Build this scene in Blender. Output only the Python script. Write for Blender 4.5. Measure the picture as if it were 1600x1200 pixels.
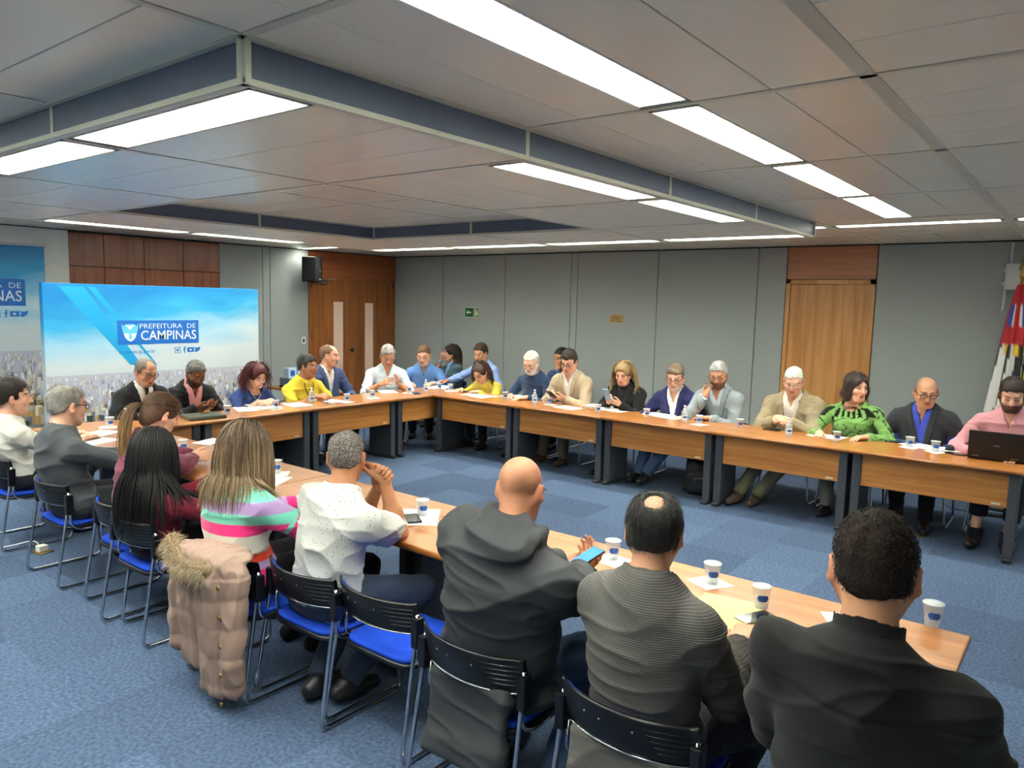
import bpy, bmesh, math, random
import numpy as np
from mathutils import Vector, Matrix

for o in list(bpy.data.objects):
    bpy.data.objects.remove(o, do_unlink=True)
SC = bpy.context.scene
COL = SC.collection

# ------------------------------------------------------------------ camera
FPX = 1167.0
RC = np.array([[.785, -.086, .6135], [.619, .0715, -.7821], [.0234, .9937, .1094]])
_u, _s, _v = np.linalg.svd(RC)
RC = _u @ _v
CAM = np.array([0.0, 0.0, 1.85])
cd = bpy.data.cameras.new('camera')
cd.sensor_width = 36.0
cd.lens = FPX / 1600 * 36.0
cd.clip_start = 0.05
cam = bpy.data.objects.new('camera', cd)
COL.objects.link(cam)
_m = Matrix.Identity(4)
for i in range(3):
    for j in range(3):
        _m[i][j] = RC[i, j]
    _m[i][3] = CAM[i]
cam.matrix_world = _m
SC.camera = cam

# ------------------------------------------------------------------ world, exposure
W = bpy.data.worlds.new('world')
SC.world = W
W.use_nodes = True
W.node_tree.nodes['Background'].inputs[0].default_value = (.9, .95, 1, 1)
W.node_tree.nodes['Background'].inputs[1].default_value = 0.02
SC.view_settings.view_transform = 'Standard'
SC.view_settings.look = 'None'
SC.view_settings.gamma = 1.0
SC.view_settings.use_curve_mapping = False
SC.view_settings.exposure = 0.84
TUBE = 22.0          # emission of the fluorescent fixtures


def ray(x, y):
    return RC @ np.array([(x - 800) / FPX, -(y - 600) / FPX, -1])
def onz(x, y, z):
    d = ray(x, y); return CAM + d * (z - CAM[2]) / d[2]
def ony(x, y, Y):
    d = ray(x, y); return CAM + d * (Y - CAM[1]) / d[1]
def onx(x, y, X):
    d = ray(x, y); return CAM + d * (X - CAM[0]) / d[0]
def proj(p):
    q = RC.T @ (np.asarray(p, float) - CAM)
    return (800 + FPX * q[0] / -q[2], 600 - FPX * q[1] / -q[2], -q[2])


# ------------------------------------------------------------------ materials
MATS = {}
def lin(c):
    return tuple((v / 255 / 12.92 if v / 255 <= .04045 else ((v / 255 + .055) / 1.055) ** 2.4) for v in c)
def mat(name, rgb, rough=.5, metal=0.0, spec=.5, noise=0, nscale=8.0, stretch=(1, 1, 1), bump=0, bscale=60.0, bstretch=(1, 1, 1),
        attr=None, emit=0, trans=0, ior=1.45, objrand=0, alpha=1, coat=0, detail=4, sss=0, sheen=0):
    """procedural principled material; rgb in sRGB 0-255"""
    if name in MATS: return MATS[name]
    m = bpy.data.materials.new(name)
    m.use_nodes = True
    nt = m.node_tree; N = nt.nodes; L = nt.links
    b = N['Principled BSDF']
    col = (*lin(rgb), 1)
    b.inputs['Base Color'].default_value = col
    b.inputs['Roughness'].default_value = rough
    b.inputs['Metallic'].default_value = metal
    b.inputs['Specular IOR Level'].default_value = spec
    b.inputs['IOR'].default_value = ior
    b.inputs['Transmission Weight'].default_value = trans
    b.inputs['Alpha'].default_value = alpha
    b.inputs['Coat Weight'].default_value = coat
    if sheen: b.inputs['Sheen Weight'].default_value = sheen
    if sss:
        b.inputs['Subsurface Weight'].default_value = sss
        b.inputs['Subsurface Radius'].default_value = (.012, .005, .003)
        b.inputs['Subsurface Scale'].default_value = 1.0
    if emit:
        b.inputs['Emission Color'].default_value = col
        b.inputs['Emission Strength'].default_value = emit
    tc = N.new('ShaderNodeTexCoord')
    cur = None
    if attr:
        a = N.new('ShaderNodeAttribute'); a.attribute_name = attr; cur = a.outputs['Color']
    def mapped(st):
        mp = N.new('ShaderNodeMapping'); mp.inputs['Scale'].default_value = st
        L.new(tc.outputs['Object'], mp.inputs['Vector']); return mp.outputs[0]
    if noise or objrand:
        nz = N.new('ShaderNodeTexNoise'); nz.inputs['Scale'].default_value = nscale
        nz.inputs['Detail'].default_value = detail
        L.new(mapped(stretch), nz.inputs['Vector'])
        mr = N.new('ShaderNodeMapRange')
        mr.inputs['From Min'].default_value = .25; mr.inputs['From Max'].default_value = .75
        mr.inputs['To Min'].default_value = 1 - noise; mr.inputs['To Max'].default_value = 1 + noise
        L.new(nz.outputs[0], mr.inputs['Value'])
        val = mr.outputs[0]
        if objrand:
            oi = N.new('ShaderNodeObjectInfo')
            m2 = N.new('ShaderNodeMapRange')
            m2.inputs['To Min'].default_value = 1 - objrand; m2.inputs['To Max'].default_value = 1 + objrand
            L.new(oi.outputs['Random'], m2.inputs['Value'])
            mm = N.new('ShaderNodeMath'); mm.operation = 'MULTIPLY'
            L.new(val, mm.inputs[0]); L.new(m2.outputs[0], mm.inputs[1]); val = mm.outputs[0]
        vm = N.new('ShaderNodeVectorMath'); vm.operation = 'SCALE'
        if cur is not None: L.new(cur, vm.inputs[0])
        else: vm.inputs[0].default_value = col[:3]
        L.new(val, vm.inputs['Scale'])
        cur = vm.outputs[0]
    if cur is not None: L.new(cur, b.inputs['Base Color'])
    if bump:
        nb = N.new('ShaderNodeTexNoise'); nb.inputs['Scale'].default_value = bscale
        nb.inputs['Detail'].default_value = 3
        L.new(mapped(bstretch), nb.inputs['Vector'])
        bp = N.new('ShaderNodeBump'); bp.inputs['Strength'].default_value = bump
        bp.inputs['Distance'].default_value = .004
        L.new(nb.outputs[0], bp.inputs['Height']); L.new(bp.outputs[0], b.inputs['Normal'])
    MATS[name] = m
    return m

def wood(name, c1, c2, axis='x', rough=.35, scale=1.0, coat=.15, spec=.5):
    """wood grain: stretched noise driving a ramp"""
    if name in MATS: return MATS[name]
    m = bpy.data.materials.new(name); m.use_nodes = True
    nt = m.node_tree; N = nt.nodes; L = nt.links; b = N['Principled BSDF']
    tc = N.new('ShaderNodeTexCoord'); oi = N.new('ShaderNodeObjectInfo')
    add = N.new('ShaderNodeVectorMath'); add.operation = 'ADD'
    sc = N.new('ShaderNodeVectorMath'); sc.operation = 'SCALE'; sc.inputs['Scale'].default_value = 7
    cmb = N.new('ShaderNodeCombineXYZ')
    for i in range(3): L.new(oi.outputs['Random'], cmb.inputs[i])
    L.new(cmb.outputs[0], sc.inputs[0]); L.new(tc.outputs['Object'], add.inputs[0]); L.new(sc.outputs[0], add.inputs[1])
    mp = N.new('ShaderNodeMapping')
    st = {'x': (1.1, 14, 26), 'y': (14, 1.1, 26), 'z': (16, 16, .9)}[axis]
    mp.inputs['Scale'].default_value = tuple(s * scale for s in st)
    L.new(add.outputs[0], mp.inputs['Vector'])
    n1 = N.new('ShaderNodeTexNoise'); n1.inputs['Scale'].default_value = 1.0; n1.inputs['Detail'].default_value = 5
    n1.inputs['Distortion'].default_value = .6
    L.new(mp.outputs[0], n1.inputs['Vector'])
    n2 = N.new('ShaderNodeTexNoise'); n2.inputs['Scale'].default_value = 6.0; n2.inputs['Detail'].default_value = 3
    L.new(mp.outputs[0], n2.inputs['Vector'])
    mx = N.new('ShaderNodeMath'); mx.operation = 'MULTIPLY_ADD'; mx.inputs[1].default_value = .3
    L.new(n2.outputs[0], mx.inputs[0]); L.new(n1.outputs[0], mx.inputs[2])
    rp = N.new('ShaderNodeValToRGB')
    rp.color_ramp.elements[0].position = .42; rp.color_ramp.elements[0].color = (*lin(c1), 1)
    rp.color_ramp.elements[1].position = .82; rp.color_ramp.elements[1].color = (*lin(c2), 1)
    L.new(mx.outputs[0], rp.inputs[0]); L.new(rp.outputs[0], b.inputs['Base Color'])
    b.inputs['Roughness'].default_value = rough
    b.inputs['Coat Weight'].default_value = coat; b.inputs['Coat Roughness'].default_value = .25
    b.inputs['Specular IOR Level'].default_value = spec
    MATS[name] = m
    return m

# ------------------------------------------------------------------ object helpers
def tag(o, label=None, cat=None, group=None, kind=None):
    if label: o['label'] = label
    if cat: o['category'] = cat
    if group: o['group'] = group
    if kind: o['kind'] = kind
    return o
def empty(name, loc=(0, 0, 0), rz=0.0, label=None, cat=None, group=None):
    o = bpy.data.objects.new(name, None); COL.objects.link(o)
    o.location = loc; o.rotation_euler = (0, 0, rz); o.empty_display_size = .1
    return tag(o, label, cat, group)
def link(name, me, m=None, parent=None, loc=None, rz=None):
    o = bpy.data.objects.new(name, me); COL.objects.link(o)
    if m is not None and not me.materials:
        me.materials.append(m)
    if parent is not None: o.parent = parent
    if loc is not None: o.location = loc
    if rz is not None: o.rotation_euler = (0, 0, rz)
    return o
def copy_tree(o, parent=None):
    c = o.copy(); COL.objects.link(c); c.parent = parent
    for ch in o.children: copy_tree(ch, c)
    return c

class MB:
    """collects shapes of one part"""
    def __init__(s): s.v = []; s.f = []; s.c = []
    def add(s, vs, fs, col=None):
        n = len(s.v); s.v += [tuple(map(float, v)) for v in vs]; s.f += [tuple(i + n for i in f) for f in fs]
        s.c += [col] * len(vs); return s
    def box(s, a, b, M=None, col=None):
        x0, y0, z0 = a; x1, y1, z1 = b
        vs = [(x0, y0, z0), (x1, y0, z0), (x1, y1, z0), (x0, y1, z0), (x0, y0, z1), (x1, y0, z1), (x1, y1, z1), (x0, y1, z1)]
        if M is not None: vs = [M @ Vector(v) for v in vs]
        return s.add(vs, [(3, 2, 1, 0), (4, 5, 6, 7), (0, 1, 5, 4), (1, 2, 6, 5), (2, 3, 7, 6), (3, 0, 4, 7)], col)
    def bbox(s, a, b, r=.005, M=None, col=None):
        """box with chamfered edges"""
        bm = bmesh.new(); bmesh.ops.create_cube(bm, size=1)
        for v in bm.verts:
            v.co = Vector([(a[i] + b[i]) / 2 + v.co[i] * (b[i] - a[i]) for i in range(3)])
        bmesh.ops.bevel(bm, geom=bm.edges[:] + bm.verts[:], offset=r, segments=2, affect='EDGES', profile=.5)
        bm.verts.index_update()
        vs = [(M @ v.co if M is not None else v.co.copy()) for v in bm.verts]
        fs = [[v.index for v in f.verts] for f in bm.faces]; bm.free()
        return s.add(vs, fs, col)
    def prism(s, poly, z0, z1, M=None, col=None):
        n = len(poly)
        vs = [(x, y, z0) for x, y in poly] + [(x, y, z1) for x, y in poly]
        if M is not None: vs = [M @ Vector(v) for v in vs]
        fs = [tuple(range(n - 1, -1, -1)), tuple(range(n, 2 * n))] + [(i, (i + 1) % n, n + (i + 1) % n, n + i) for i in range(n)]
        return s.add(vs, fs, col)
    def tube(s, pts, r, n=8, closed=False, cap=True, col=None):
        P = [Vector(p) for p in pts]; m = len(P)
        rs = r if isinstance(r, (list, tuple)) else [r] * m
        T = []
        for i in range(m):
            a = P[(i - 1) % m] if (closed or i > 0) else P[i]; b = P[(i + 1) % m] if (closed or i < m - 1) else P[i]
            t = b - a; T.append(t.normalized() if t.length > 1e-9 else Vector((0, 0, 1)))
        up = Vector((0, 0, 1)) if abs(T[0].z) < .9 else Vector((1, 0, 0))
        x = T[0].cross(up).normalized(); vs = []
        for i in range(m):
            x = x - T[i] * x.dot(T[i])
            if x.length < 1e-6: x = T[i].orthogonal()
            x.normalize(); y = T[i].cross(x)
            for k in range(n):
                a = 2 * math.pi * k / n
                vs.append(P[i] + (x * math.cos(a) + y * math.sin(a)) * rs[i])
        fs = []
        for i in range(m if closed else m - 1):
            j = (i + 1) % m
            for k in range(n):
                l = (k + 1) % n
                fs.append((i * n + k, i * n + l, j * n + l, j * n + k))
        if cap and not closed:
            fs.append(tuple(range(n - 1, -1, -1))); fs.append(tuple((m - 1) * n + k for k in range(n)))
        return s.add(vs, fs, col)
    def lathe(s, prof, n=20, M=None, col=None, cap=True):
        vs = []; m = len(prof)
        for (r, z) in prof:
            for k in range(n):
                a = 2 * math.pi * k / n; vs.append((r * math.cos(a), r * math.sin(a), z))
        if M is not None: vs = [M @ Vector(v) for v in vs]
        fs = [(i * n + k, i * n + (k + 1) % n, (i + 1) * n + (k + 1) % n, (i + 1) * n + k) for i in range(m - 1) for k in range(n)]
        if cap: fs += [tuple(range(n - 1, -1, -1)), tuple((m - 1) * n + k for k in range(n))]
        return s.add(vs, fs, col)
    def grid(s, fn, nu, nv, col=None, thick=0):
        vs = [fn(i / nu, j / nv) for i in range(nu + 1) for j in range(nv + 1)]
        fs = [(i * (nv + 1) + j, (i + 1) * (nv + 1) + j, (i + 1) * (nv + 1) + j + 1, i * (nv + 1) + j + 1) for i in range(nu) for j in range(nv)]
        return s.add(vs, fs, col)
    def mesh(s, name, m=None, smooth=False):
        me = bpy.data.meshes.new(name); me.from_pydata(s.v, [], s.f); me.validate()
        if smooth: me.polygons.foreach_set('use_smooth', [True] * len(me.polygons))
        if any(c is not None for c in s.c):
            a = me.color_attributes.new('Col', 'FLOAT_COLOR', 'POINT')
            a.data.foreach_set('color', np.array([(*lin(c), 1) if c is not None else (1, 1, 1, 1) for c in s.c], np.float32).ravel())
        if m is not None: me.materials.append(m)
        return me
    def build(s, name, m, parent=None, loc=None, rz=None, smooth=False):
        return link(name, s.mesh(name, m, smooth), None, parent, loc, rz)

def arc(c, r, a0, a1, n, plane='xz'):
    out = []
    for i in range(n + 1):
        a = math.radians(a0 + (a1 - a0) * i / n)
        u, v = r * math.cos(a), r * math.sin(a)
        out.append((c[0] + u, c[1], c[2] + v) if plane == 'xz' else ((c[0], c[1] + u, c[2] + v) if plane == 'yz' else (c[0] + u, c[1] + v, c[2])))
    return out
def fillet(pts, r, n=4):
    """round the corners of a polyline"""
    P = [Vector(p) for p in pts]; out = [P[0]]
    for i in range(1, len(P) - 1):
        a = (P[i - 1] - P[i]); b = (P[i + 1] - P[i])
        d = min(r, a.length * .49, b.length * .49)
        A = P[i] + a.normalized() * d; B = P[i] + b.normalized() * d
        for k in range(n + 1):
            t = k / n; out.append(A * (1 - t) ** 2 + P[i] * 2 * t * (1 - t) + B * t ** 2)
    out.append(P[-1]); return out

def text_mesh(txt, size, bold=0.0, depth=.0005, align='LEFT'):
    cu = bpy.data.curves.new('t', 'FONT'); cu.body = txt; cu.size = size; cu.offset = bold; cu.extrude = depth; cu.align_x = align
    cu.resolution_u = 3
    o = bpy.data.objects.new('t', cu); COL.objects.link(o)
    dg = bpy.context.evaluated_depsgraph_get()
    me = bpy.data.meshes.new_from_object(o.evaluated_get(dg))
    bpy.data.objects.remove(o, do_unlink=True); bpy.data.curves.remove(cu)
    me.materials.clear()
    return me
random.seed(7); RNG = np.random.default_rng(7)
# ================================================================== THE ROOM
H = 2.552; LOW = 2.43; MOD = 1.286
YB = 8.73; XL = -9.40; XR = 1.955; YF = -2.653
def GX(k): return -.617 - MOD * k
def GY(k): return 1.205 + MOD * k

M_CARPET = mat('carpet', (76, 92, 118), rough=.95, spec=.1, noise=.42, nscale=55, detail=9, objrand=.17, bump=.8, bscale=220)
M_CREAM = mat('ceiling_enamel', (243, 241, 226), rough=.24, spec=.5, noise=.03, nscale=2)
M_BAR = mat('ceiling_bar_enamel', (205, 206, 192), rough=.4)
M_DARK = mat('ceiling_void', (40, 40, 42), rough=.9)
M_FASCIA = mat('fascia_blue', (90, 103, 126), rough=.35, noise=.05, nscale=3)
M_FABRIC = mat('wall_fabric', (160, 166, 165), rough=.9, spec=.2, noise=.05, nscale=90, stretch=(1, 1, .4), bump=.25, bscale=380)
M_JOINT = mat('wall_joint', (62, 64, 66), rough=.8)
M_DOORW = wood('door_wood_light', (176, 116, 62), (206, 150, 92), 'z', rough=.4)
M_DOORD = wood('door_wood_dark', (124, 70, 30), (168, 102, 50), 'z', rough=.4)
M_CABW = wood('cabinet_wood', (124, 64, 40), (160, 90, 56), 'z', rough=.22, coat=.5)
M_HEADW = wood('header_wood_red', (140, 74, 40), (168, 96, 58), 'y', rough=.35)
M_HEADB = wood('header_wood_rose', (158, 98, 66), (184, 122, 84), 'x', rough=.35)
M_MARBLE = mat('marble', (242, 240, 232), rough=.3, noise=.08, nscale=3, detail=8)
M_WHITE = mat('white_paint', (225, 224, 220), rough=.6)
M_BLACK = mat('black_plastic', (24, 25, 28), rough=.45)
M_CHROME = mat('chrome', (205, 208, 212), rough=.14, metal=1)
M_STEEL = mat('brushed_steel', (178, 176, 168), rough=.35, metal=1)
M_BRASS = mat('brass', (168, 138, 76), rough=.35, metal=1)

# ---- floor and carpet tiles
fl = MB().box((XL - .1, YF - .1, -.08), (XR + .1, YB + .1, -.004)).build('floor', mat('floor_backing', (60, 75, 105), rough=.95))
tag(fl, kind='structure')
TS = .5
tile = MB().box((-TS / 2 + .0004, -TS / 2 + .0004, -.006), (TS / 2 - .0004, TS / 2 - .0004, 0)).mesh('carpet_tile', M_CARPET)
cells = []
for i in range(int((XR - XL) / TS) + 1):
    for j in range(int((YB - YF) / TS) + 1):
        x = XL + TS / 2 + i * TS; y = YF + TS / 2 + j * TS
        if x > XR or y > YB: continue
        u, v, d = proj((x, y, 0))
        vis = d > .3 and -80 < u < 1680 and v < 1300
        cells.append((0 if vis else 1, d if vis else 99, x, y))
cells.sort()
rest = MB()
for n, (v, d, x, y) in enumerate(cells):
    if v == 0 and n < 298:
        o = link('carpet_tile', tile, None, fl, (x, y, 0), random.choice((0, math.pi / 2, math.pi, -math.pi / 2)))
    else:
        rest.box((x - TS / 2 + .0004, y - TS / 2 + .0004, -.006), (min(x + TS / 2 - .0004, XR), min(y + TS / 2 - .0004, YB), 0))
tag(rest.build('carpet_tile', M_CARPET, fl), kind='stuff')

# ---- ceiling: void slab, boards, bars, fixtures
cl = MB().box((XL - .1, YF - .1, H + .12), (XR + .1, YB + .1, H + .2)).build('ceiling', M_DARK)
tag(cl, kind='structure')
BOARDS = {}
def board(x0, x1, y0, y1, z):
    g = .0022
    w = round(x1 - x0 - 2 * g, 3); d = round(y1 - y0 - 2 * g, 3)
    if w < .02 or d < .02: return
    k = (w, d)
    if k not in BOARDS:
        BOARDS[k] = MB().bbox((-w / 2, -d / 2, 0), (w / 2, d / 2, .014), .003).mesh('ceiling_board', M_CREAM)
    link('ceiling_board', BOARDS[k], None, cl, ((x0 + x1) / 2, (y0 + y1) / 2, z))
def cell(x0, x1, y0, y1, z, along, light=None, n=4, lw=.19):
    """one ceiling module: boards along x or y, light = (lo, hi) band across them left open"""
    x0 += .016; x1 -= .016; y0 += .016; y1 -= .016
    a, b = (y0, y1) if along == 'x' else (x0, x1)
    spans = [(a, b)] if light is None else [(a, light[0]), (light[1], b)]
    for s0, s1 in spans:
        m = max(1, round((s1 - s0) / .31))
        for i in range(m):
            p = s0 + (s1 - s0) * i / m; q = s0 + (s1 - s0) * (i + 1) / m
            if along == 'x': board(x0, x1, p, q, z)
            else: board(p, q, y0, y1, z)
def bar(a, b, z, w=.026, h=.01):
    x0, y0 = a; x1, y1 = b
    MB().box((min(x0, x1) - (w / 2 if x0 == x1 else 0), min(y0, y1) - (w / 2 if y0 == y1 else 0), z - .002),
             (max(x0, x1) + (w / 2 if x0 == x1 else 0), max(y0, y1) + (w / 2 if y0 == y1 else 0), z + h)).build('ceiling_bar', M_BAR, cl)

M_TUBE = mat('fluorescent_panel', (252, 255, 243), emit=TUBE)
M_REFL = mat('fixture_white', (235, 235, 230), rough=.3)
NLIGHT = [0]
BLADE = {}
def fixture(x0, x1, y0, y1, z, label):
    """recessed louvred fluorescent fitting; long side along x or y"""
    t = empty('ceiling_light', ((x0 + x1) / 2, (y0 + y1) / 2, z), 0, label, 'light', 'louvred fluorescent ceiling lights')
    w = (x1 - x0) / 2; d = (y1 - y0) / 2; dep = .055
    h = MB()
    for a, b in (((-w, -d, 0), (-w + .008, d, dep)), ((w - .008, -d, 0), (w, d, dep)), ((-w, -d, 0), (w, -d + .008, dep)), ((-w, d - .008, 0), (w, d, dep))):
        h.box(a, b)
    h.box((-w, -d, dep), (w, d, dep + .006))
    h.build('housing', M_REFL, t)
    MB().box((-w + .012, -d + .012, dep - .012), (w - .012, d - .012, dep - .006)).build('lamp_panel', M_TUBE, t)
    lx = w > d
    n = 16; L = (w if lx else d) - .01
    key = (lx, round(w, 3), round(d, 3))
    if key not in BLADE:
        BLADE[key] = (MB().box((-.0015, -d + .008, .004), (.0015, d - .008, .034)) if lx else MB().box((-w + .008, -.0015, .004), (w - .008, .0015, .034))).mesh('louver', M_REFL)
    for i in range(n):
        p = -L + 2 * L * (i + .5) / n
        link('louver', BLADE[key], None, t, (p, 0, 0) if lx else (0, p, 0))

LX0, LX1 = -1.375, -1.180      # outer line of lights right of the bulkhead
fy0, fy1 = 6.74, 6.90          # line of lights near the back wall
ring_x = (GX(5), GX(1)); ring_y = (GY(0), GY(4))
ORD = ['first', 'second', 'third', 'fourth', 'fifth', 'sixth', 'seventh', 'eighth', 'ninth', 'tenth']
for i in range(-2, 8):
    for j in range(-3, 6):
        x0, x1 = GX(i + 1), GX(i); y0, y1 = GY(j), GY(j + 1)
        xc, yc = (x0 + x1) / 2, (y0 + y1) / 2
        x0 = max(x0, XL); y1 = min(y1, YB)
        if x1 - x0 < .05 or y1 - y0 < .05: continue
        inring = ring_x[0] < xc < ring_x[1] and ring_y[0] < yc < ring_y[1]
        incof = GX(4) < xc < GX(2) and GY(1) < yc < GY(3)
        if inring and not incof:
            z = LOW
            if j == 0:                       # near side of the bulkhead
                cell(x0, x1, y0, y1, z, 'x', (y0, 1.47)); fixture(x0 + .05, x1 - .05, y0 + .045, 1.465, z, 'bright louvred light on the near side of the blue bulkhead, %s from its corner' % ORD[i - 1])
                board(x0, x1, y0, y0 + .04, z)
            elif j == 3:
                cell(x0, x1, y0, y1, z, 'x', (y1 - .24, y1)); fixture(x0 + .05, x1 - .05, y1 - .235, y1 - .05, z, 'thin strip of louvred light on the far side of the bulkhead, %s from the right' % ORD[i - 1])
                board(x0, x1, y1 - .045, y1, z)
            elif i == 1:
                cell(x0, x1, y0, y1, z, 'y', (x1 - .24, x1)); fixture(x1 - .235, x1 - .05, y0 + .05, y1 - .05, z, 'bright louvred light under the right side of the bulkhead, %s from the camera' % ('nearer' if j == 1 else 'farther'))
                board(x1 - .045, x1, y0, y1, z)
            else:
                cell(x0, x1, y0, y1, z, 'y', (x0, x0 + .24)); fixture(x0 + .05, x0 + .235, y0 + .05, y1 - .05, z, 'thin strip of louvred light above the banners, %s' % ('left one' if j == 1 else 'right one'))
                board(x0, x0 + .045, y0, y1, z)
            # underside T bars
            bar((x0, y0), (x0, y1), z, .022); bar((x0, y1), (x1, y1), z, .022)
        elif i == 0 and j != 4:
            cell(x0, x1, y0, y1, H, 'y', (LX0, LX1) if j <= 3 else None)
            if j <= 3: fixture(LX0, LX1, y0 + .045, y1 - .045, H, 'wide bright louvred light in the line right of the bulkhead, %s from the back wall' % ORD[3 - j])
        elif j == 4 and not inring:
            pass
        elif i == 5 and 0 <= j <= 3:  # unseen line of lights behind the bulkhead, added to brighten the left wall
            cell(x0, x1, y0, y1, H, 'y', (-7.78, -7.58)); fixture(-7.77, -7.59, y0 + .045, y1 - .045, H, 'added unseen louvred light brightening the cabinet wall, %s from the back wall' % ORD[3 - j])
        elif j == -1 and 1 <= i <= 5:  # line of lights out of view, added to light near backs and left side
            cell(x0, x1, y0, y1, H, 'x', (.49, .69)); fixture(x0 + .045, x1 - .045, .5, .68, H, 'added out-of-view louvred light near side of the bulkhead, %s from its corner' % ORD[i - 1])
        elif incof or i >= 5 or j < 0:
            cell(x0, x1, y0, y1, H, 'x', None)
        else:
            cell(x0, x1, y0, y1, H, 'x', None)
        if j == 4:
            cell(x0, x1, y0, y1, H, 'x', (fy0, fy1))
            fixture(x0 + .05, x1 - .05, fy0, fy1, H, 'sparkling louvred strip light along the back wall, %s from the right' % ORD[i + 2])
for i in range(-1, 9):
    x = GX(i)
    if XL < x < XR:
        w = .05 if i == 0 else .03
        if i in (1, 5):                      # interrupted by nothing: runs along the bulkhead edge
            bar((x, YF), (x, GY(0)), H, w); bar((x, GY(4)), (x, YB), H, w)
        elif 1 < i < 5:
            bar((x, YF), (x, GY(0)), H, w); bar((x, GY(4)), (x, YB), H, w)
            if i == 3: bar((x, GY(1)), (x, GY(3)), H, w)
        else: bar((x, YF), (x, YB), H, w)
for j in range(-2, 6):
    y = GY(j)
    if 0 <= j <= 4:
        bar((XL, y), (GX(5), y), H, .03); bar((GX(1), y), (XR, y), H, .03)
        if j == 2: bar((GX(4), y), (GX(2), y), H, .03)
    else: bar((XL, y), (XR, y), H, .03)

# bulkhead fascias: blue panels between cream posts, cream rail below
bk = empty('bulkhead_fascia', (0, 0, 0)); tag(bk, kind='structure')
def fascia(p, q, nrm):
    """one side; p,q plan corners, nrm outward"""
    p = Vector((*p, 0)); q = Vector((*q, 0)); n = Vector((*nrm, 0)); L = (q - p).length; u = (q - p) / L
    k = round(L / MOD)
    M = Matrix((u.to_4d(), n.to_4d(), Vector((0, 0, 1, 0)), Vector((0, 0, 0, 1)))).transposed(); 
    for r in range(3): M[r][3] = p[r]
    M[3] = (0, 0, 0, 1)
    for i in range(k):
        MB().box((i * MOD + .012, -.012, LOW + .012), ((i + 1) * MOD - .012, -.002, H - .006), M).build('fascia_panel', M_FASCIA, bk)
    for i in range(k + 1):
        MB().box((i * MOD - .012, -.016, LOW), (i * MOD + .012, .002, H), M).build('fascia_post', M_BAR, bk)
    MB().box((-.002, -.02, LOW - .004), (L + .002, .006, LOW + .014), M).build('fascia_rail', M_BAR, bk)
    MB().box((-.002, -.03, H - .009), (L + .002, .02, H + .014), M).build('fascia_rail', M_BAR, bk)
x0, x1 = ring_x; y0, y1 = ring_y
fascia((x1, y0), (x0, y0), (0, -1)); fascia((x1, y1), (x1, y0), (1, 0)); fascia((x0, y1), (x1, y1), (0, 1)); fascia((x0, y0), (x0, y1), (-1, 0))
x0, x1 = GX(4), GX(2); y0, y1 = GY(1), GY(3)
fascia((x0, y0), (x1, y0), (0, 1)); fascia((x1, y0), (x1, y1), (-1, 0)); fascia((x1, y1), (x0, y1), (0, -1)); fascia((x0, y1), (x0, y0), (1, 0))

# ---- walls
def wall(name, a, b, m):
    return tag(MB().box(a, b).build(name, m), kind='structure')
HW = H + .02
wb = wall('wall_back', (XL - .1, YB + .02, -.05), (XR + .1, YB + .12, HW), M_JOINT)
wl = wall('wall_left', (XL - .12, YF, -.05), (XL - .02, YB + .02, HW), M_JOINT)
wr = wall('wall_right', (XR, YF, -.05), (XR + .1, YB + .12, HW), M_WHITE)
wf = wall('wall_front', (XL - .1, YF - .1, -.05), (XR + .1, YF, HW), M_WHITE)
def bx(px, py): return ony(px, py, YB)[0]
xs = [XL, bx(692.5, 430), bx(789.5, 430), bx(892.5, 430), bx(902.8, 430), bx(1028, 430), bx(1184, 430), bx(1231, 400)]
DX0, DX1 = bx(1231.5, 400), bx(1372.5, 400)
xs2 = [DX1, bx(1640, 400), 1.1, XR]
for a, b in list(zip(xs[:-1], xs[1:])) + list(zip(xs2[:-1], xs2[1:])):
    MB().bbox((a + .004, YB, .08), (b - .004, YB + .02, H - .012), .003).build('wall_panel', M_FABRIC, wb)
MB().box((XL, YB - .006, 0), (XR, YB + .02, .08)).build('baseboard', mat('baseboard_grey', (70, 72, 76), rough=.6), wb)

# single door in the back wall
zt = ony(1300, 437, YB)[2]; zl = ony(1300, 444, YB)[2]
d1 = MB()
d1.box((DX0 + .004, YB - .012, 0), (DX0 + .05, YB + .02, zt)); d1.box((DX1 - .055, YB - .012, 0), (DX1 - .004, YB + .02, zt))
d1.box((DX0 + .004, YB - .012, zl), (DX1 - .004, YB + .02, zt))
door1 = tag(d1.build('door_1', M_DOORW), kind='structure')
leaf = MB().bbox((DX0 + .053, YB + .001, .01), (DX1 - .058, YB + .02, zl - .004), .002).build('door_leaf', M_DOORW, door1)
for zz in (.35, 1.35, 1.95):
    MB().tube([(DX1 - .056, YB - .004, zz), (DX1 - .056, YB - .004, zz + .11)], .007).build('hinge', M_STEEL, door1)
MB().bbox((DX0 + .006, YB - .004, zt + .006), (DX1 - .006, YB + .02, H - .012), .002).build('door_header', M_HEADB, door1)
hd = MB(); hd.tube([(DX0 + .11, YB, 1.02), (DX0 + .11, YB - .05, 1.02), (DX0 + .22, YB - .05, 1.02)], .009)
hd.build('door_handle', M_STEEL, leaf)

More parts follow.
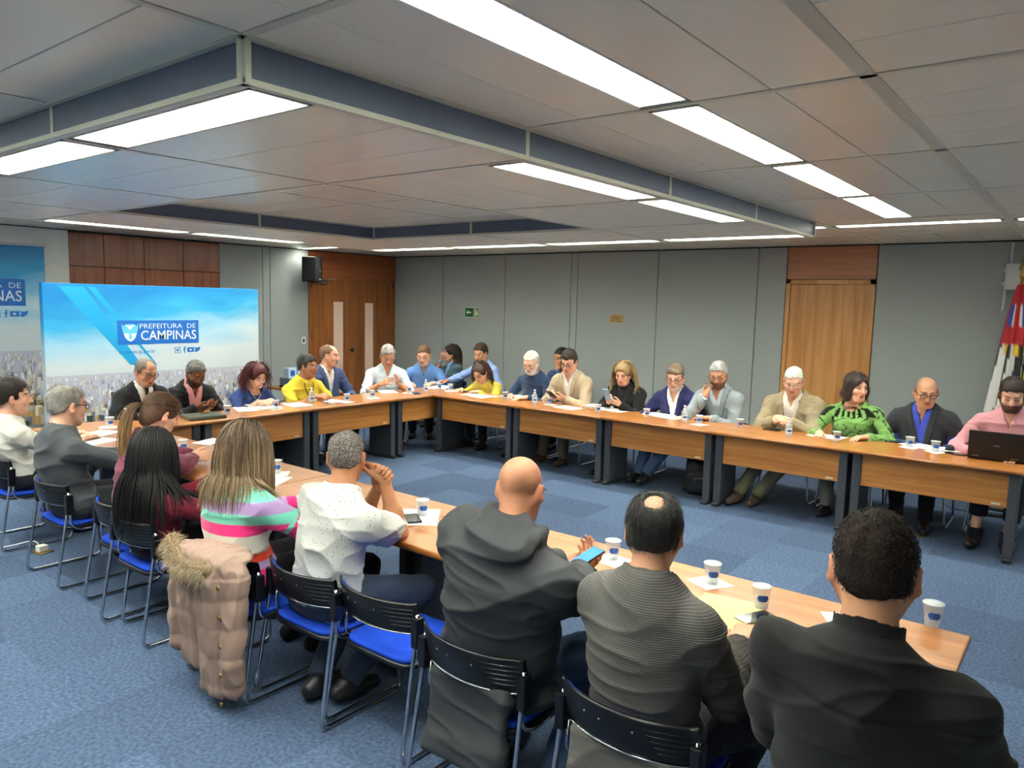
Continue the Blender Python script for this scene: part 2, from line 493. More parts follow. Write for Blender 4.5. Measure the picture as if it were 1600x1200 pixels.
# left wall: marble, cabinet doors, grey panels, double door
def ly(px, py): return onx(px, py, XL)[1]
ym = ly(104, 400); yc1 = ly(342, 400); yd0 = ly(481.5, 420)
MB().bbox((XL - .02, YF, 0), (XL + .06, ym, H - .01), .004).build('marble_slab', M_MARBLE, wl)
cy = [ym + .004] + [ly(p, 400) for p in (162, 225, 286)] + [yc1]
zr = onx(225, 420.5, XL)[2]
for a, b in zip(cy[:-1], cy[1:]):
    MB().bbox((XL - .02, a + .003, zr + .003), (XL + .006, b - .003, H - .02), .003).build('cabinet_door', M_CABW, wl)
    MB().bbox((XL - .02, a + .003, .08), (XL + .006, b - .003, zr - .003), .003).build('cabinet_door', M_CABW, wl)
for a in (cy[1] + .06, cy[3] + .05):
    MB().lathe([(.012, 0), (.014, .006), (.006, .012)], 10, Matrix.Translation((XL + .006, a, H - .32)) @ Matrix.Rotation(math.pi / 2, 4, 'Y')).build('keyhole', M_BRASS, wl)
gy = [yc1, ly(410, 400), ly(421.3, 400), yd0]
for a, b in zip(gy[:-1], gy[1:]):
    MB().bbox((XL - .02, a + .004, .08), (XL, b - .004, H - .012), .003).build('wall_panel', M_FABRIC, wl)
# double door
zd = onx(550, 437.5, XL)[2]; yd1 = YB - .005
d2 = MB().box((XL - .02, yd0, 0), (XL + .01, yd0 + .05, zd)).box((XL - .02, yd1 - .05, 0), (XL + .01, yd1, zd)).box((XL - .02, yd0, zd - .02), (XL + .01, yd1, zd + .012))
door2 = tag(d2.build('door_2', M_DOORD), kind='structure')
MB().bbox((XL - .02, yd0, zd + .014), (XL + .004, yd1, H - .012), .002).build('door_header', M_HEADW, door2)
ymid = ly(554, 470)
M_PANE = mat('frosted_pane', (226, 196, 178), rough=.4, emit=.06)
for k, (a, b, p0, p1) in enumerate(((yd0 + .052, ymid - .003, ly(521, 500), ly(536.5, 500)), (ymid + .003, yd1 - .052, ly(570, 500), ly(583.5, 500)))):
    zt1 = onx(528, 471.5, XL)[2] if k == 0 else onx(577, 473.5, XL)[2]
    m = MB(); z0 = .35
    for (ya, yb, za, zb) in ((a, p0, .01, zd - .024), (p1, b, .01, zd - .024), (p0, p1, zt1, zd - .024), (p0, p1, .01, z0)):
        m.box((XL - .018, ya, za), (XL + .004, yb, zb))
    lf = m.build('door_leaf', M_DOORD, door2)
    MB().box((XL - .014, p0, z0), (XL - .008, p1, zt1)).build('pane', M_PANE, lf)
    for zz in (.4, 1.2, 2.0):
        y = a if k == 0 else b
        MB().tube([(XL + .006, y, zz), (XL + .006, y, zz + .12)], .007).build('hinge', M_BLACK, lf)
kz = onx(547, 546.5, XL)
MB().lathe([(.012, 0), (.012, .03), (.03, .035), (.034, .055), (.022, .07)], 16, Matrix.Translation((XL + .004, kz[1], kz[2])) @ Matrix.Rotation(math.pi / 2, 4, 'Y')).build('door_knob', M_BLACK, door2)
# door closer
cz = onx(500, 441, XL); cm = MB()
cm.tube([(XL + .03, cz[1] - .06, cz[2]), (XL + .03, cz[1] + .12, cz[2])], .024, 12)
cm.tube([(XL + .03, cz[1] - .075, cz[2]), (XL + .03, cz[1] - .06, cz[2])], .03, 12)
cm.tube([(XL + .03, cz[1] + .02, cz[2] + .02), (XL + .045, cz[1] + .02, cz[2] + .045), (XL + .14, cz[1] + .12, cz[2] + .05), (XL + .02, cz[1] + .28, cz[2] + .05)], .007, 6)
cm.build('door_closer', M_STEEL, door2)

# ---- things on the walls
s0 = onx(470, 420, XL); sp = empty('loudspeaker', (XL + .24, s0[1] + .03, s0[2]), math.radians(-58), 'black wall loudspeaker beside the double door header', 'speaker')
MB().bbox((-.14, -.11, -.19), (.14, .10, .17), .012).build('cabinet', M_BLACK, sp)
MB().grid(lambda u, v: (-.125 + .25 * u, .103 + .012 * math.sin(math.pi * u), -.175 + .33 * v), 8, 6).build('grille', mat('speaker_grille', (42, 43, 46), rough=.7, bump=.6, bscale=500), sp)
MB().lathe([(.03, 0), (.022, .006), (.006, .01)], 14, Matrix.Translation((0, .112, -.03)) @ Matrix.Rotation(-math.pi / 2, 4, 'X')).build('tweeter', mat('tweeter_grey', (120, 120, 118), rough=.3, metal=.6), sp)
MB().box((-.03, .111, -.162), (.03, .115, -.145)).build('badge', M_WHITE, sp)
MB().tube([(-.02, -.11, .05), (-.11, -.17, .05)], .02).build('bracket', M_BLACK, sp)
q = onx(474, 532, XL); sw = empty('light_switch', (XL, q[1], q[2]), 0, 'white switch plate with black rocker left of the double door', 'switch')
MB().bbox((0, -.035, -.055), (.01, .035, .055), .003).build('plate', M_WHITE, sw)
MB().bbox((.009, -.013, -.028), (.014, .013, .028), .002).build('rocker', M_BLACK, sw)

a = ony(726.5, 480, YB); b = ony(749.5, 496.5, YB)
ex = empty('exit_sign', ((a[0] + b[0]) / 2, YB, (a[2] + b[2]) / 2), 0, 'small green emergency exit sign with arrow and running figure', 'sign')
w, h = (b[0] - a[0]) / 2, (a[2] - b[2]) / 2
M_GLOW = mat('sign_cream', (226, 232, 190), rough=.5)
MB().box((-w, -.004, -h), (w, 0, h)).build('plate', M_GLOW, ex)
g = MB().box((-w + .008, -.006, -h + .008), (w * .1, -.004, h - .008)).build('green_field', mat('sign_green', (10, 98, 60), rough=.5), ex)
MB().box((w * .14, -.006, -h + .008), (w - .008, -.004, h - .008)).build('green_field', MATS['sign_green'], ex)
ar = [(-w * .8, 0), (-w * .5, .035), (-w * .5, .012), (-w * .12, .012), (-w * .12, -.012), (-w * .5, -.012), (-w * .5, -.035)]
RX = Matrix.Rotation(math.pi / 2, 4, 'X')
MB().prism(ar, .006, .0075, RX).build('arrow', M_GLOW, ex)
fg = MB()
fg.prism([(w * .3, -h * .8), (w * .42, -h * .8), (w * .42, h * .8), (w * .3, h * .8)], .006, .0075, RX)
fg.prism([(w * .82, -h * .8), (w * .9, -h * .8), (w * .9, h * .8), (w * .82, h * .8)], .006, .0075, RX)
fg.prism([(w * .5, h * .35), (w * .66, h * .35), (w * .66, h * .7), (w * .5, h * .7)], .006, .0075, RX)
fg.prism([(w * .46, -h * .2), (w * .7, -h * .1), (w * .74, h * .25), (w * .5, h * .28)], .006, .0075, RX)
fg.prism([(w * .46, -h * .75), (w * .56, -h * .75), (w * .62, -h * .15), (w * .5, -h * .15)], .006, .0075, RX)
fg.prism([(w * .66, -h * .6), (w * .8, -h * .6), (w * .72, -h * .12), (w * .62, -h * .12)], .006, .0075, RX)
fg.build('running_figure', M_GLOW, ex)
a = ony(953, 492, YB); b = ony(974, 504.5, YB)
no = empty('notice_plate', ((a[0] + b[0]) / 2, YB, (a[2] + b[2]) / 2), 0, 'small tan notice plate on the grey back wall', 'sign')
w, h = (b[0] - a[0]) / 2, (a[2] - b[2]) / 2
MB().box((-w, -.004, -h), (w, 0, h)).build('plate', mat('notice_tan', (176, 140, 84), rough=.5), no)
nt_ = MB()
for r, (l, hh) in enumerate(((.5, .1), (.8, .07), (.7, .07), (.8, .07))):
    zc = h * (.6 - .42 * r); 
    for k in range(6):
        xx = -w * l + 2 * w * l * k / 6; nt_.box((xx, -.0055, zc - h * hh), (xx + 2 * w * l / 6 * .7, -.004, zc + h * hh))
nt_.build('lettering', mat('notice_ink', (70, 45, 20)), no)

# access point with antennas at the right edge of the back wall
a = ony(1573, 412, YB); b = ony(1608, 454, YB)
ap = empty('wireless_access_point', ((a[0] + b[0]) / 2, YB, (a[2] + b[2]) / 2), 0, 'white wireless access point with stick antennas at the right end of the back wall', 'router')
w, h = (b[0] - a[0]) / 2, (a[2] - b[2]) / 2
M_AP = mat('ap_white', (205, 208, 210), rough=.4)
MB().bbox((-w, -.07, -h), (w, 0, h), .012).build('casing', M_AP, ap)
for x in (-w * .6, w * .6):
    MB().tube([(x, -.04, h), (x, -.04, h + .05)], .012).tube([(x, -.04, h + .05), (x, -.04, h + .2)], .015, 10).build('antenna', M_AP, ap)
    MB().tube([(x - .03, -.04, -h), (x - .03, -.04, -h - .05)], .012).tube([(x - .03, -.04, -h - .05), (x - .035, -.04, -h - .2)], .015, 10).build('antenna', M_AP, ap)
for z in (-h * .5, h * .5):
    MB().bbox((-w - .02, -.05, z - .02), (-w + .004, -.02, z + .02), .004).build('clip', M_AP, ap)

# ---- banners
def sky_mat(name, zc0, zc1, ysp):
    m = bpy.data.materials.new(name); m.use_nodes = True
    nt = m.node_tree; N = nt.nodes; L = nt.links; b = N['Principled BSDF']
    b.inputs['Roughness'].default_value = .45
    tc = N.new('ShaderNodeTexCoord'); sp = N.new('ShaderNodeSeparateXYZ'); L.new(tc.outputs['Object'], sp.inputs[0])
    nz = N.new('ShaderNodeTexNoise'); nz.inputs['Scale'].default_value = 1.6; nz.inputs['Detail'].default_value = 6
    mp = N.new('ShaderNodeMapping'); mp.inputs['Scale'].default_value = (1, .7, 2.4); mp.inputs['Rotation'].default_value = (.35, 0, 0)
    L.new(tc.outputs['Object'], mp.inputs[0]); L.new(mp.outputs[0], nz.inputs['Vector'])
    mr = N.new('ShaderNodeMapRange'); mr.inputs['From Min'].default_value = zc0; mr.inputs['From Max'].default_value = zc1
    L.new(sp.outputs['Z'], mr.inputs['Value'])
    my = N.new('ShaderNodeMapRange'); my.inputs['From Min'].default_value = 0; my.inputs['From Max'].default_value = ysp
    my.inputs['To Min'].default_value = .16; my.inputs['To Max'].default_value = -.2
    L.new(sp.outputs['Y'], my.inputs['Value'])
    a1 = N.new('ShaderNodeMath'); a1.operation = 'ADD'; L.new(mr.outputs[0], a1.inputs[0]); L.new(my.outputs[0], a1.inputs[1])
    a2 = N.new('ShaderNodeMath'); a2.operation = 'MULTIPLY_ADD'; a2.inputs[1].default_value = -.75
    L.new(nz.outputs[0], a2.inputs[0]); L.new(a1.outputs[0], a2.inputs[2])
    a3 = N.new('ShaderNodeMath'); a3.operation = 'ADD'; a3.inputs[1].default_value = .38; L.new(a2.outputs[0], a3.inputs[0])
    rp = N.new('ShaderNodeValToRGB'); e = rp.color_ramp.elements
    e[0].position = .12; e[0].color = (*lin((204, 214, 220)), 1); e[1].position = .95; e[1].color = (*lin((16, 122, 190)), 1)
    x = e.new(.4); x.color = (*lin((150, 196, 222)), 1); x = e.new(.62); x.color = (*lin((50, 160, 212)), 1)
    L.new(a3.outputs[0], rp.inputs[0]); L.new(rp.outputs[0], b.inputs['Base Color'])
    MATS[name] = m
    return m
M_LOGO = mat('logo_blue', (28, 104, 190), rough=.45)
M_LWHITE = mat('logo_white', (236, 240, 244), rough=.45)
M_LSKY = mat('logo_sky', (96, 190, 232), rough=.45)
M_CITY = mat('city_print', (255, 255, 255), rough=.5, attr='Col')
M_STREAK = mat('banner_streak', (30, 154, 212), rough=.45)
TM = Matrix(((0, 0, 1, 0), (1, 0, 0, 0), (0, 1, 0, 0), (0, 0, 0, 1)))   # text plane -> facing +X, reading along +Y
def place_mesh(me, m, name, parent, y, z, x):
    me.transform(Matrix.Translation((x, y, z)) @ TM); me.materials.append(m)
    return link(name, me, None, parent)
def text_fit(txt, y0, y1, z, hgt, bold, m, name, parent, x):
    me = text_mesh(txt, 1.0, bold)
    co = np.array([v.co[:] for v in me.vertices]); lo = co.min(0); hi = co.max(0)
    S = Matrix.Diagonal(((y1 - y0) / (hi[0] - lo[0]), hgt / (hi[1] - lo[1]), 1, 1))
    me.transform(S @ Matrix.Translation((-lo[0], -lo[1], 0)))
    return tag(place_mesh(me, m, name, parent, y0, z, x), kind='stuff')
def banner(root, wid, hgt, front, lx, lz, lw, skyline, seed, streaks=True):
    """printed face; root at the lower -Y corner of the face; lx,lz lower-left of the logo, lw its width"""
    F = front; lh = lw * .285
    m = MB().box((F, lx, lz), (F + .002, lx + lw, lz + lh)).build('logo_field', M_LOGO, root)
    s = .001
    text_fit('PREFEITURA  DE', lx + lw * .26, lx + lw * .96, lz + lh * .66, lh * .2, -.008, M_LWHITE, 'lettering', root, F + .003)
    text_fit('CAMPINAS', lx + lw * .27, lx + lw * .965, lz + lh * .17, lh * .40, .004, M_LWHITE, 'lettering', root, F + .003)
    text_fit('campinas.sp.gov.br', lx + .01, lx + lw * .44, lz - lh * .42, lh * .2, .0, M_LOGO, 'lettering', root, F + .001)
    def sh(poly, m, name, x=F + .003):
        me = MB().prism([(lx + lw * (.05 + .19 * a), lz + lh * (.1 + .8 * b)) for a, b in poly], 0, .001).mesh(name); 
        place_mesh(me, m, name, root, 0, 0, x)
    sh([(0, 1), (.1, .82), (.2, .92), (.5, .95), (.8, .92), (.9, .82), (1, 1), (1, .75), (.9, .4), (.72, .12), (.5, 0), (.28, .12), (.1, .4), (0, .75)], M_LSKY, 'emblem')
    sh([(.12, .45), (.88, .45), (.82, .25), (.66, .1), (.5, .04), (.34, .1), (.18, .25)], M_LWHITE, 'emblem', F + .0045)
    sh([(.2, .9), (.45, .86), (.5, .8), (.55, .86), (.8, .9), (.6, .74), (.56, .66), (.44, .66), (.4, .74)], M_LWHITE, 'emblem', F + .0045)
    sh([(.5, .5), (.6, .35), (.57, .2), (.5, .1), (.43, .2), (.4, .35)], M_LSKY, 'emblem', F + .006)
    # social icons
    iy = lz - lh * .3; r = lh * .13
    for k, p in enumerate((.72, .81, .89, .98)):
        c = lx + lw * p; ic = MB()
        if k == 0:
            for a, b in (((-1, -1), (1, -.8)), ((-1, .8), (1, 1)), ((-1, -1), (-.8, 1)), ((.8, -1), (1, 1)), ((-.4, -.4), (.4, .4))):
                ic.box((F, c + a[0] * r, iy + a[1] * r), (F + .001, c + b[0] * r, iy + b[1] * r))
        elif k == 1:
            ic.box((F, c - .2 * r, iy - r), (F + .001, c + .15 * r, iy + r)); ic.box((F, c - .5 * r, iy + .05 * r), (F + .001, c + .55 * r, iy + .35 * r)); ic.box((F, c - .1 * r, iy + .75 * r), (F + .001, c + .6 * r, iy + 1.05 * r))
        elif k == 2:
            ic.bbox((F, c - 1.2 * r, iy - .8 * r), (F + .001, c + 1.2 * r, iy + .8 * r), .0004)
            MB().prism([(c - .3 * r, iy - .4 * r), (c + .45 * r, iy), (c - .3 * r, iy + .4 * r)], F + .0012, F + .002, TM).build('icon', M_LWHITE, root)
        else:
            ic.prism([(c - 1.2 * r, iy - .6 * r), (c - .3 * r, iy - .9 * r), (c + .7 * r, iy - .3 * r), (c + .9 * r, iy + .4 * r), (c + 1.2 * r, iy + .8 * r), (c + .5 * r, iy + .9 * r), (c + .1 * r, iy + .5 * r), (c - 1.1 * r, iy + .9 * r), (c - .7 * r, iy)], F, F + .001, Matrix(((0, 0, 1, 0), (1, 0, 0, 0), (0, 1, 0, 0), (0, 0, 0, 1))))
        ic.build('icon', M_LOGO, root)
    if streaks:
        for kk, (p0, p1, wd) in enumerate(((.06, .40, .10), (.175, .47, .03))):
            MB().add([(F + .0012 + .0006 * kk, wid * p0, hgt * .985), (F + .0012 + .0006 * kk, wid * (p0 + wd), hgt * .985), (F + .0012 + .0006 * kk, wid * p1, skyline + .06), (F + .0012 + .0006 * kk, wid * (p1 - wd * .55), skyline + .08)], [(0, 1, 2, 3)]).build('print_streak', M_STREAK, root)
    # printed skyline
    rg = random.Random(seed); c = MB()
    c.add([(F + .0006, .005, .005), (F + .0006, wid - .005, .005), (F + .0006, wid - .005, skyline), (F + .0006, .005, skyline)], [(0, 1, 2, 3)], (186, 188, 204))
    pal = [(206, 202, 212), (176, 174, 194), (226, 218, 212), (236, 232, 232), (198, 192, 206), (150, 152, 176), (204, 186, 158), (222, 216, 214), (130, 132, 150), (186, 160, 128), (108, 116, 132), (176, 176, 196)]
    pal2 = [(196, 158, 96), (150, 128, 100), (120, 130, 148), (88, 98, 112), (206, 192, 170), (216, 168, 70), (74, 88, 72), (170, 160, 158), (226, 220, 210)]
    rows = 24
    for i in range(rows):
        t = (i + .5) / rows; base = skyline * (1 - t) ** 1.25 - .02
        n = int(wid / (.022 + .075 * t ** 1.3))
        for k in range(n):
            w = (.016 + .085 * t ** 1.2) * rg.uniform(.45, 1.2); y = rg.uniform(0, wid - w); hh = (.03 + .2 * t) * rg.uniform(.5, 1.3)
            b0 = max(.004, base - hh * .4); t0 = min(base + hh * .6, skyline + .035 + .02 * rg.random())
            if t0 <= b0: continue
            cl_ = rg.choice(pal if t < .45 else pal2); f = rg.uniform(.9, 1.14); hz = max(0, .55 - 1.3 * t); cl_ = tuple(min(250, (v * (1 - hz) + q_ * hz) * f) for v, q_ in zip(cl_, (198, 202, 216)))
            xx = F + .0024 + .0002 * i + .00003 * (k % 6)
            c.add([(xx, y, b0), (xx, y + w, b0), (xx, y + w, t0), (xx, y, t0)], [(0, 1, 2, 3)], cl_)
            dk = tuple(v * (.86 if t > .3 else .94) for v in cl_)
            c.add([(xx + .00001, y + w * .68, b0), (xx + .00001, y + w, b0), (xx + .00001, y + w, t0), (xx + .00001, y + w * .68, t0)], [(0, 1, 2, 3)], dk)
            if t > .35:
                for r in range(int(hh / .022)):
                    z = b0 + .012 + r * .022
                    if z + .006 < t0: c.add([(xx + .00002, y + w * .1, z), (xx + .00002, y + w * .62, z), (xx + .00002, y + w * .62, z + .008), (xx + .00002, y + w * .1, z + .008)], [(0, 1, 2, 3)], tuple(v * .84 for v in cl_))
    tag(c.build('printed_skyline', M_CITY, root), kind='stuff')

XB = -8.05
a = onx(65, 441, XB); b = onx(403, 452, XB); wid = b[1] - a[1]; ztop = (a[2] + b[2]) / 2
zb = .12; hgt = ztop - zb
bn = empty('display_banner', (XB, a[1], zb), 0, 'wide free-standing blue sky and city skyline banner behind the seated men', 'banner')
MB().bbox((-.08, 0, 0), (0, wid, hgt), .004).build('printed_panel', sky_mat('banner_sky', onx(230, 575, XB)[2] - zb, hgt, wid), bn)
for yy in (.25, wid - .25):
    MB().box((-.3, yy - .02, -zb), (.12, yy + .02, -zb + .03)).box((-.06, yy - .02, -zb + .03), (-.02, yy + .02, .01)).build('foot', M_BLACK, bn)
l0 = onx(184, 536, XB); l1 = onx(310.5, 533, XB); sk = onx(230, 580, XB)[2] - zb
banner(bn, wid, hgt, 0, l0[1] - a[1], l0[2] - zb - .02, l1[1] - l0[1], sk, 3)
X2 = XL + .085
a = onx(68.5, 386, X2); wid2 = 2.2; z2 = .35; h2 = a[2] - z2
bn2 = empty('hanging_banner', (X2, a[1] - wid2, z2), 0, 'tall blue city banner hung on the marble wall at the left edge', 'banner')
MB().bbox((-.012, 0, 0), (0, wid2, h2), .002).build('printed_panel', sky_mat('banner_sky_wall', onx(40, 540, X2)[2] - z2 - .15, h2, wid2), bn2)
MB().tube([(-.006, -.01, h2 + .012), (-.006, wid2 + .02, h2 + .012)], .016).build('top_rail', M_WHITE, bn2)
r0 = onx(40.5, 478, X2); sk2 = onx(40, 548, X2)[2] - z2
banner(bn2, wid2, h2, 0, r0[1] - (a[1] - wid2) - 1.02, r0[2] - z2, 1.02, sk2, 11, False)
# ================================================================== TABLES AND CHAIRS
TT = .703        # table top height
M_TOP = wood('table_top_wood', (154, 92, 40), (186, 124, 66), 'x', rough=.28, coat=.3)
M_EDGE = wood('table_edge_wood', (136, 78, 32), (166, 104, 50), 'x', rough=.3, coat=.3)
M_PANEL = wood('table_panel_wood', (164, 100, 42), (202, 138, 72), 'x', rough=.35)
M_LEG = mat('leg_grey', (66, 70, 77), rough=.45, noise=.06, nscale=5)
M_LEGF = mat('leg_foot', (46, 48, 53), rough=.5)
M_BLUE = mat('seat_blue', (24, 68, 190), rough=.75, spec=.25, noise=.06, nscale=40, bump=.2, bscale=400)
M_SHELL = mat('chair_black', (17, 18, 22), rough=.32)
M_TAG = mat('asset_tag', (214, 208, 190), rough=.5)

TLEN, TDEP = 1.2, .64
def table_proto():
    t = empty('conference_table')
    L = TLEN / 2 - .0015; D = TDEP / 2
    top = MB().bbox((-L, -D, TT - .03), (L, D, TT), .006)
    tp = top.build('table_top', M_TOP, t)
    MB().tube([(-L, D - .004, TT - .015), (L, D - .004, TT - .015)], .0155, 10).build('edge_band', M_EDGE, tp, smooth=True)
    MB().tube([(-L, -D + .006, TT - .015), (L, -D + .006, TT - .015)], .0145, 10).build('edge_band', M_EDGE, tp, smooth=True)
    MB().bbox((-L + .09, -D + .075, .405), (L - .09, -D + .093, TT - .032), .002).build('modesty_panel', M_PANEL, t)
    for s in (-1, 1):
        x = s * (L - .055)
        lg = MB().bbox((x - .034, -D + .05, .035), (x + .034, -D + .085, TT - .03), .006)
        lg.bbox((x - .026, -D + .085, .035), (x + .026, D - .2, TT - .03), .006).build('leg', M_LEG, t)
        MB().bbox((x - .032, -D + .01, 0), (x + .032, D - .06, .036), .01).build('foot', M_LEGF, t)
    MB().box((L - .19, -D + .072, .42), (L - .13, -D + .0745, .435)).build('asset_tag', M_TAG, t)
    return t
P = table_proto(); first = [True]
TABLES = []
def put_table(x, y, rz, label, group):
    t = P if first[0] else copy_tree(P); first[0] = False
    t.location = (x, y, 0); t.rotation_euler = (0, 0, rz); tag(t, label, 'table', group); TABLES.append(t)
XA = -6.32
YR = 6.50 + TDEP / 2          # back row centre line
YN = 2.395 + TDEP / 2         # near row centre line
XC = XA - TDEP / 2            # left column centre line
G = 'conference tables set in a U'
who = ['in the corner, before the woman in yellow', 'before the man in the beige blazer', 'before the men in navy and grey jackets', 'before the white-haired man in a tan jacket', 'at the right edge, carrying the laptop']
for i in range(5):
    put_table(XA + TLEN * (i + .5) * .994, YR, 0, 'wood conference table in the back row, ' + who[i], G)
who = ['at the near left corner of the U', 'before the two men in black suits', 'before the woman in the blue cardigan', 'in the far left corner']
for i in range(4):
    put_table(XC, 2.36 + TLEN * (i + .5), math.pi / 2, 'wood conference table in the left row, ' + who[i], G)
who = ['at its right end, before the man in black', 'before the grey cardigan', 'before the empty blue chair', 'before the striped sweater', 'at its far left']
for i in range(5):
    put_table(-.27 - TLEN * (i + .5), YN, math.pi, 'wood conference table in the nearest row, ' + who[i], G)

CB = .655; CS = .405          # chair back top, seat top
def chair_proto():
    c = empty('stacking_chair')
    # seat: black shell with blue upholstered pad
    def seat_xy(a, e=.36):
        ca, sa = math.cos(a), math.sin(a)
        return (.215 * math.copysign(abs(ca) ** e, ca), .21 * math.copysign(abs(sa) ** e, sa))
    def pad(z0, z1, k, m, name, par):
        b = MB(); n = 28; rings = [(k, z0), (k * 1.0, z0 + (z1 - z0) * .6), (k * .97, z1 - .003), (k * .6, z1), (.02, z1 + .001)]
        vs = []; fs = []
        for r, z in rings:
            for i in range(n):
                x, y = seat_xy(2 * math.pi * i / n); vs.append((x * r, y * r, z - .012 * max(0, (y * r) / .21) ** 3))
        for a in range(len(rings) - 1):
            for i in range(n):
                fs.append((a * n + i, a * n + (i + 1) % n, (a + 1) * n + (i + 1) % n, (a + 1) * n + i))
        fs.append(tuple(range(n - 1, -1, -1))); fs.append(tuple((len(rings) - 1) * n + i for i in range(n)))
        return b.add(vs, fs).build(name, m, par, smooth=True)
    st = pad(CS - .022, CS, .96, M_BLUE, 'seat', c)
    pad(CS - .042, CS - .02, 1.0, M_SHELL, 'seat_shell', st)
    # backrest: curved black panel, front pad blue
    def bk(u, z, off):
        a = (u - .5) * 1.5; x = .235 * math.sin(a) / math.sin(.75); y = -.235 + .10 * (1 - math.cos(a)) / (1 - math.cos(.75)) * .75
        lean = -(z - .55) * .18
        return (x, y + lean + off, z)
    def slab(z0, z1, o0, o1, u0, u1, m, name, par, n=18):
        b = MB(); vs = []; fs = []
        zz = [z0, z0 + .012, (z0 + z1) / 2, z1 - .012, z1]
        for i in range(n + 1):
            u = u0 + (u1 - u0) * i / n
            ring = [bk(u, zz[0], (o0 + o1) / 2)] + [bk(u, z, o0) for z in zz[1:4]] + [bk(u, zz[4], (o0 + o1) / 2)] + [bk(u, z, o1) for z in zz[3:0:-1]]
            vs += ring
        k = 8
        for i in range(n):
            for j in range(k):
                fs.append((i * k + j, i * k + (j + 1) % k, (i + 1) * k + (j + 1) % k, (i + 1) * k + j))
        fs.append(tuple(range(k))); fs.append(tuple(n * k + j for j in range(k - 1, -1, -1)))
        return b.add(vs, fs).build(name, m, par, smooth=True)
    back = slab(CB - .135, CB, -.012, .004, 0, 1, M_SHELL, 'backrest', c)
    slab(CB - .12, CB - .012, .003, .016, .06, .94, M_BLUE, 'back_pad', back, 14)
    MB().tube([bk(i / 18, CB - .137, -.006) for i in range(19)], .004, 6).build('chrome_trim', M_CHROME, back, smooth=True)
    for u in (.28, .40, .62):
        x, y, z = bk(u, CB - .052, -.0125); MB().lathe([(.004, 0), (.004, .002), (.001, .003)], 8, Matrix.Translation((x, y, z)) @ Matrix.Rotation(math.pi / 2, 4, 'X')).build('screw', M_CHROME, back)
    for i in range(5):
        z = CB - .03 - .018 * i
        MB().tube([bk(u, z, -.0122) for u in (.68 + .02 * i, .78, .88, .97)], [.0006, .0022, .0026, .0012], 5).build('molded_rib', M_SHELL, back)
    # frame: sled base tubes
    for s in (-1, 1):
        x = s * .235
        pts = fillet([(x * .985, -.175, CB - .05), (x * .99, -.185, CB - .15), (x * 1.04, -.27, .011), (x * 1.04, .2, .011), (x * .9, .16, CS - .045), (x * .86, -.1, CS - .045)], .05, 5)
        MB().tube(pts, .0095, 8).build('sled_tube', M_CHROME, c, smooth=True)
        pts = fillet([(x * .93, -.16, CB - .16), (x * .94, -.17, CB - .26), (x * .92, -.10, CS - .05), (x * .9, .1, CS - .05)], .04, 5)
        MB().tube(pts, .008, 8).build('seat_support', M_CHROME, c, smooth=True)
        MB().bbox((x - .018, -.2, CB - .185), (x + .018, -.155, CB - .06), .006).build('bracket', M_SHELL, c)
    MB().tube([(-.2, .15, CS - .05), (.2, .15, CS - .05)], .008).build('cross_tube', M_CHROME, c)
    return c
CP = chair_proto(); cfirst = [True]
def put_chair(x, y, rz, label, group):
    t = CP if cfirst[0] else copy_tree(CP); cfirst[0] = False
    t.location = (x, y, 0); t.rotation_euler = (0, 0, rz); tag(t, label, 'chair', group)
    return t
# ================================================================== PEOPLE: implicit surfaces polygonised with surface nets
def nrm(v):
    v = np.asarray(v, float); return v / (np.linalg.norm(v) + 1e-12)
def rotz(a): c, s = math.cos(a), math.sin(a); return np.array([[c, -s, 0], [s, c, 0], [0, 0, 1]])
def rotx(a): c, s = math.cos(a), math.sin(a); return np.array([[1, 0, 0], [0, c, -s], [0, s, c]])
def roty(a): c, s = math.cos(a), math.sin(a); return np.array([[c, 0, s], [0, 1, 0], [-s, 0, c]])
def frame(up, right):
    """columns right, forward, up"""
    z = nrm(up); x = nrm(np.asarray(right) - z * np.dot(right, z)); y = np.cross(z, x)
    return np.stack([x, y, z], 1)

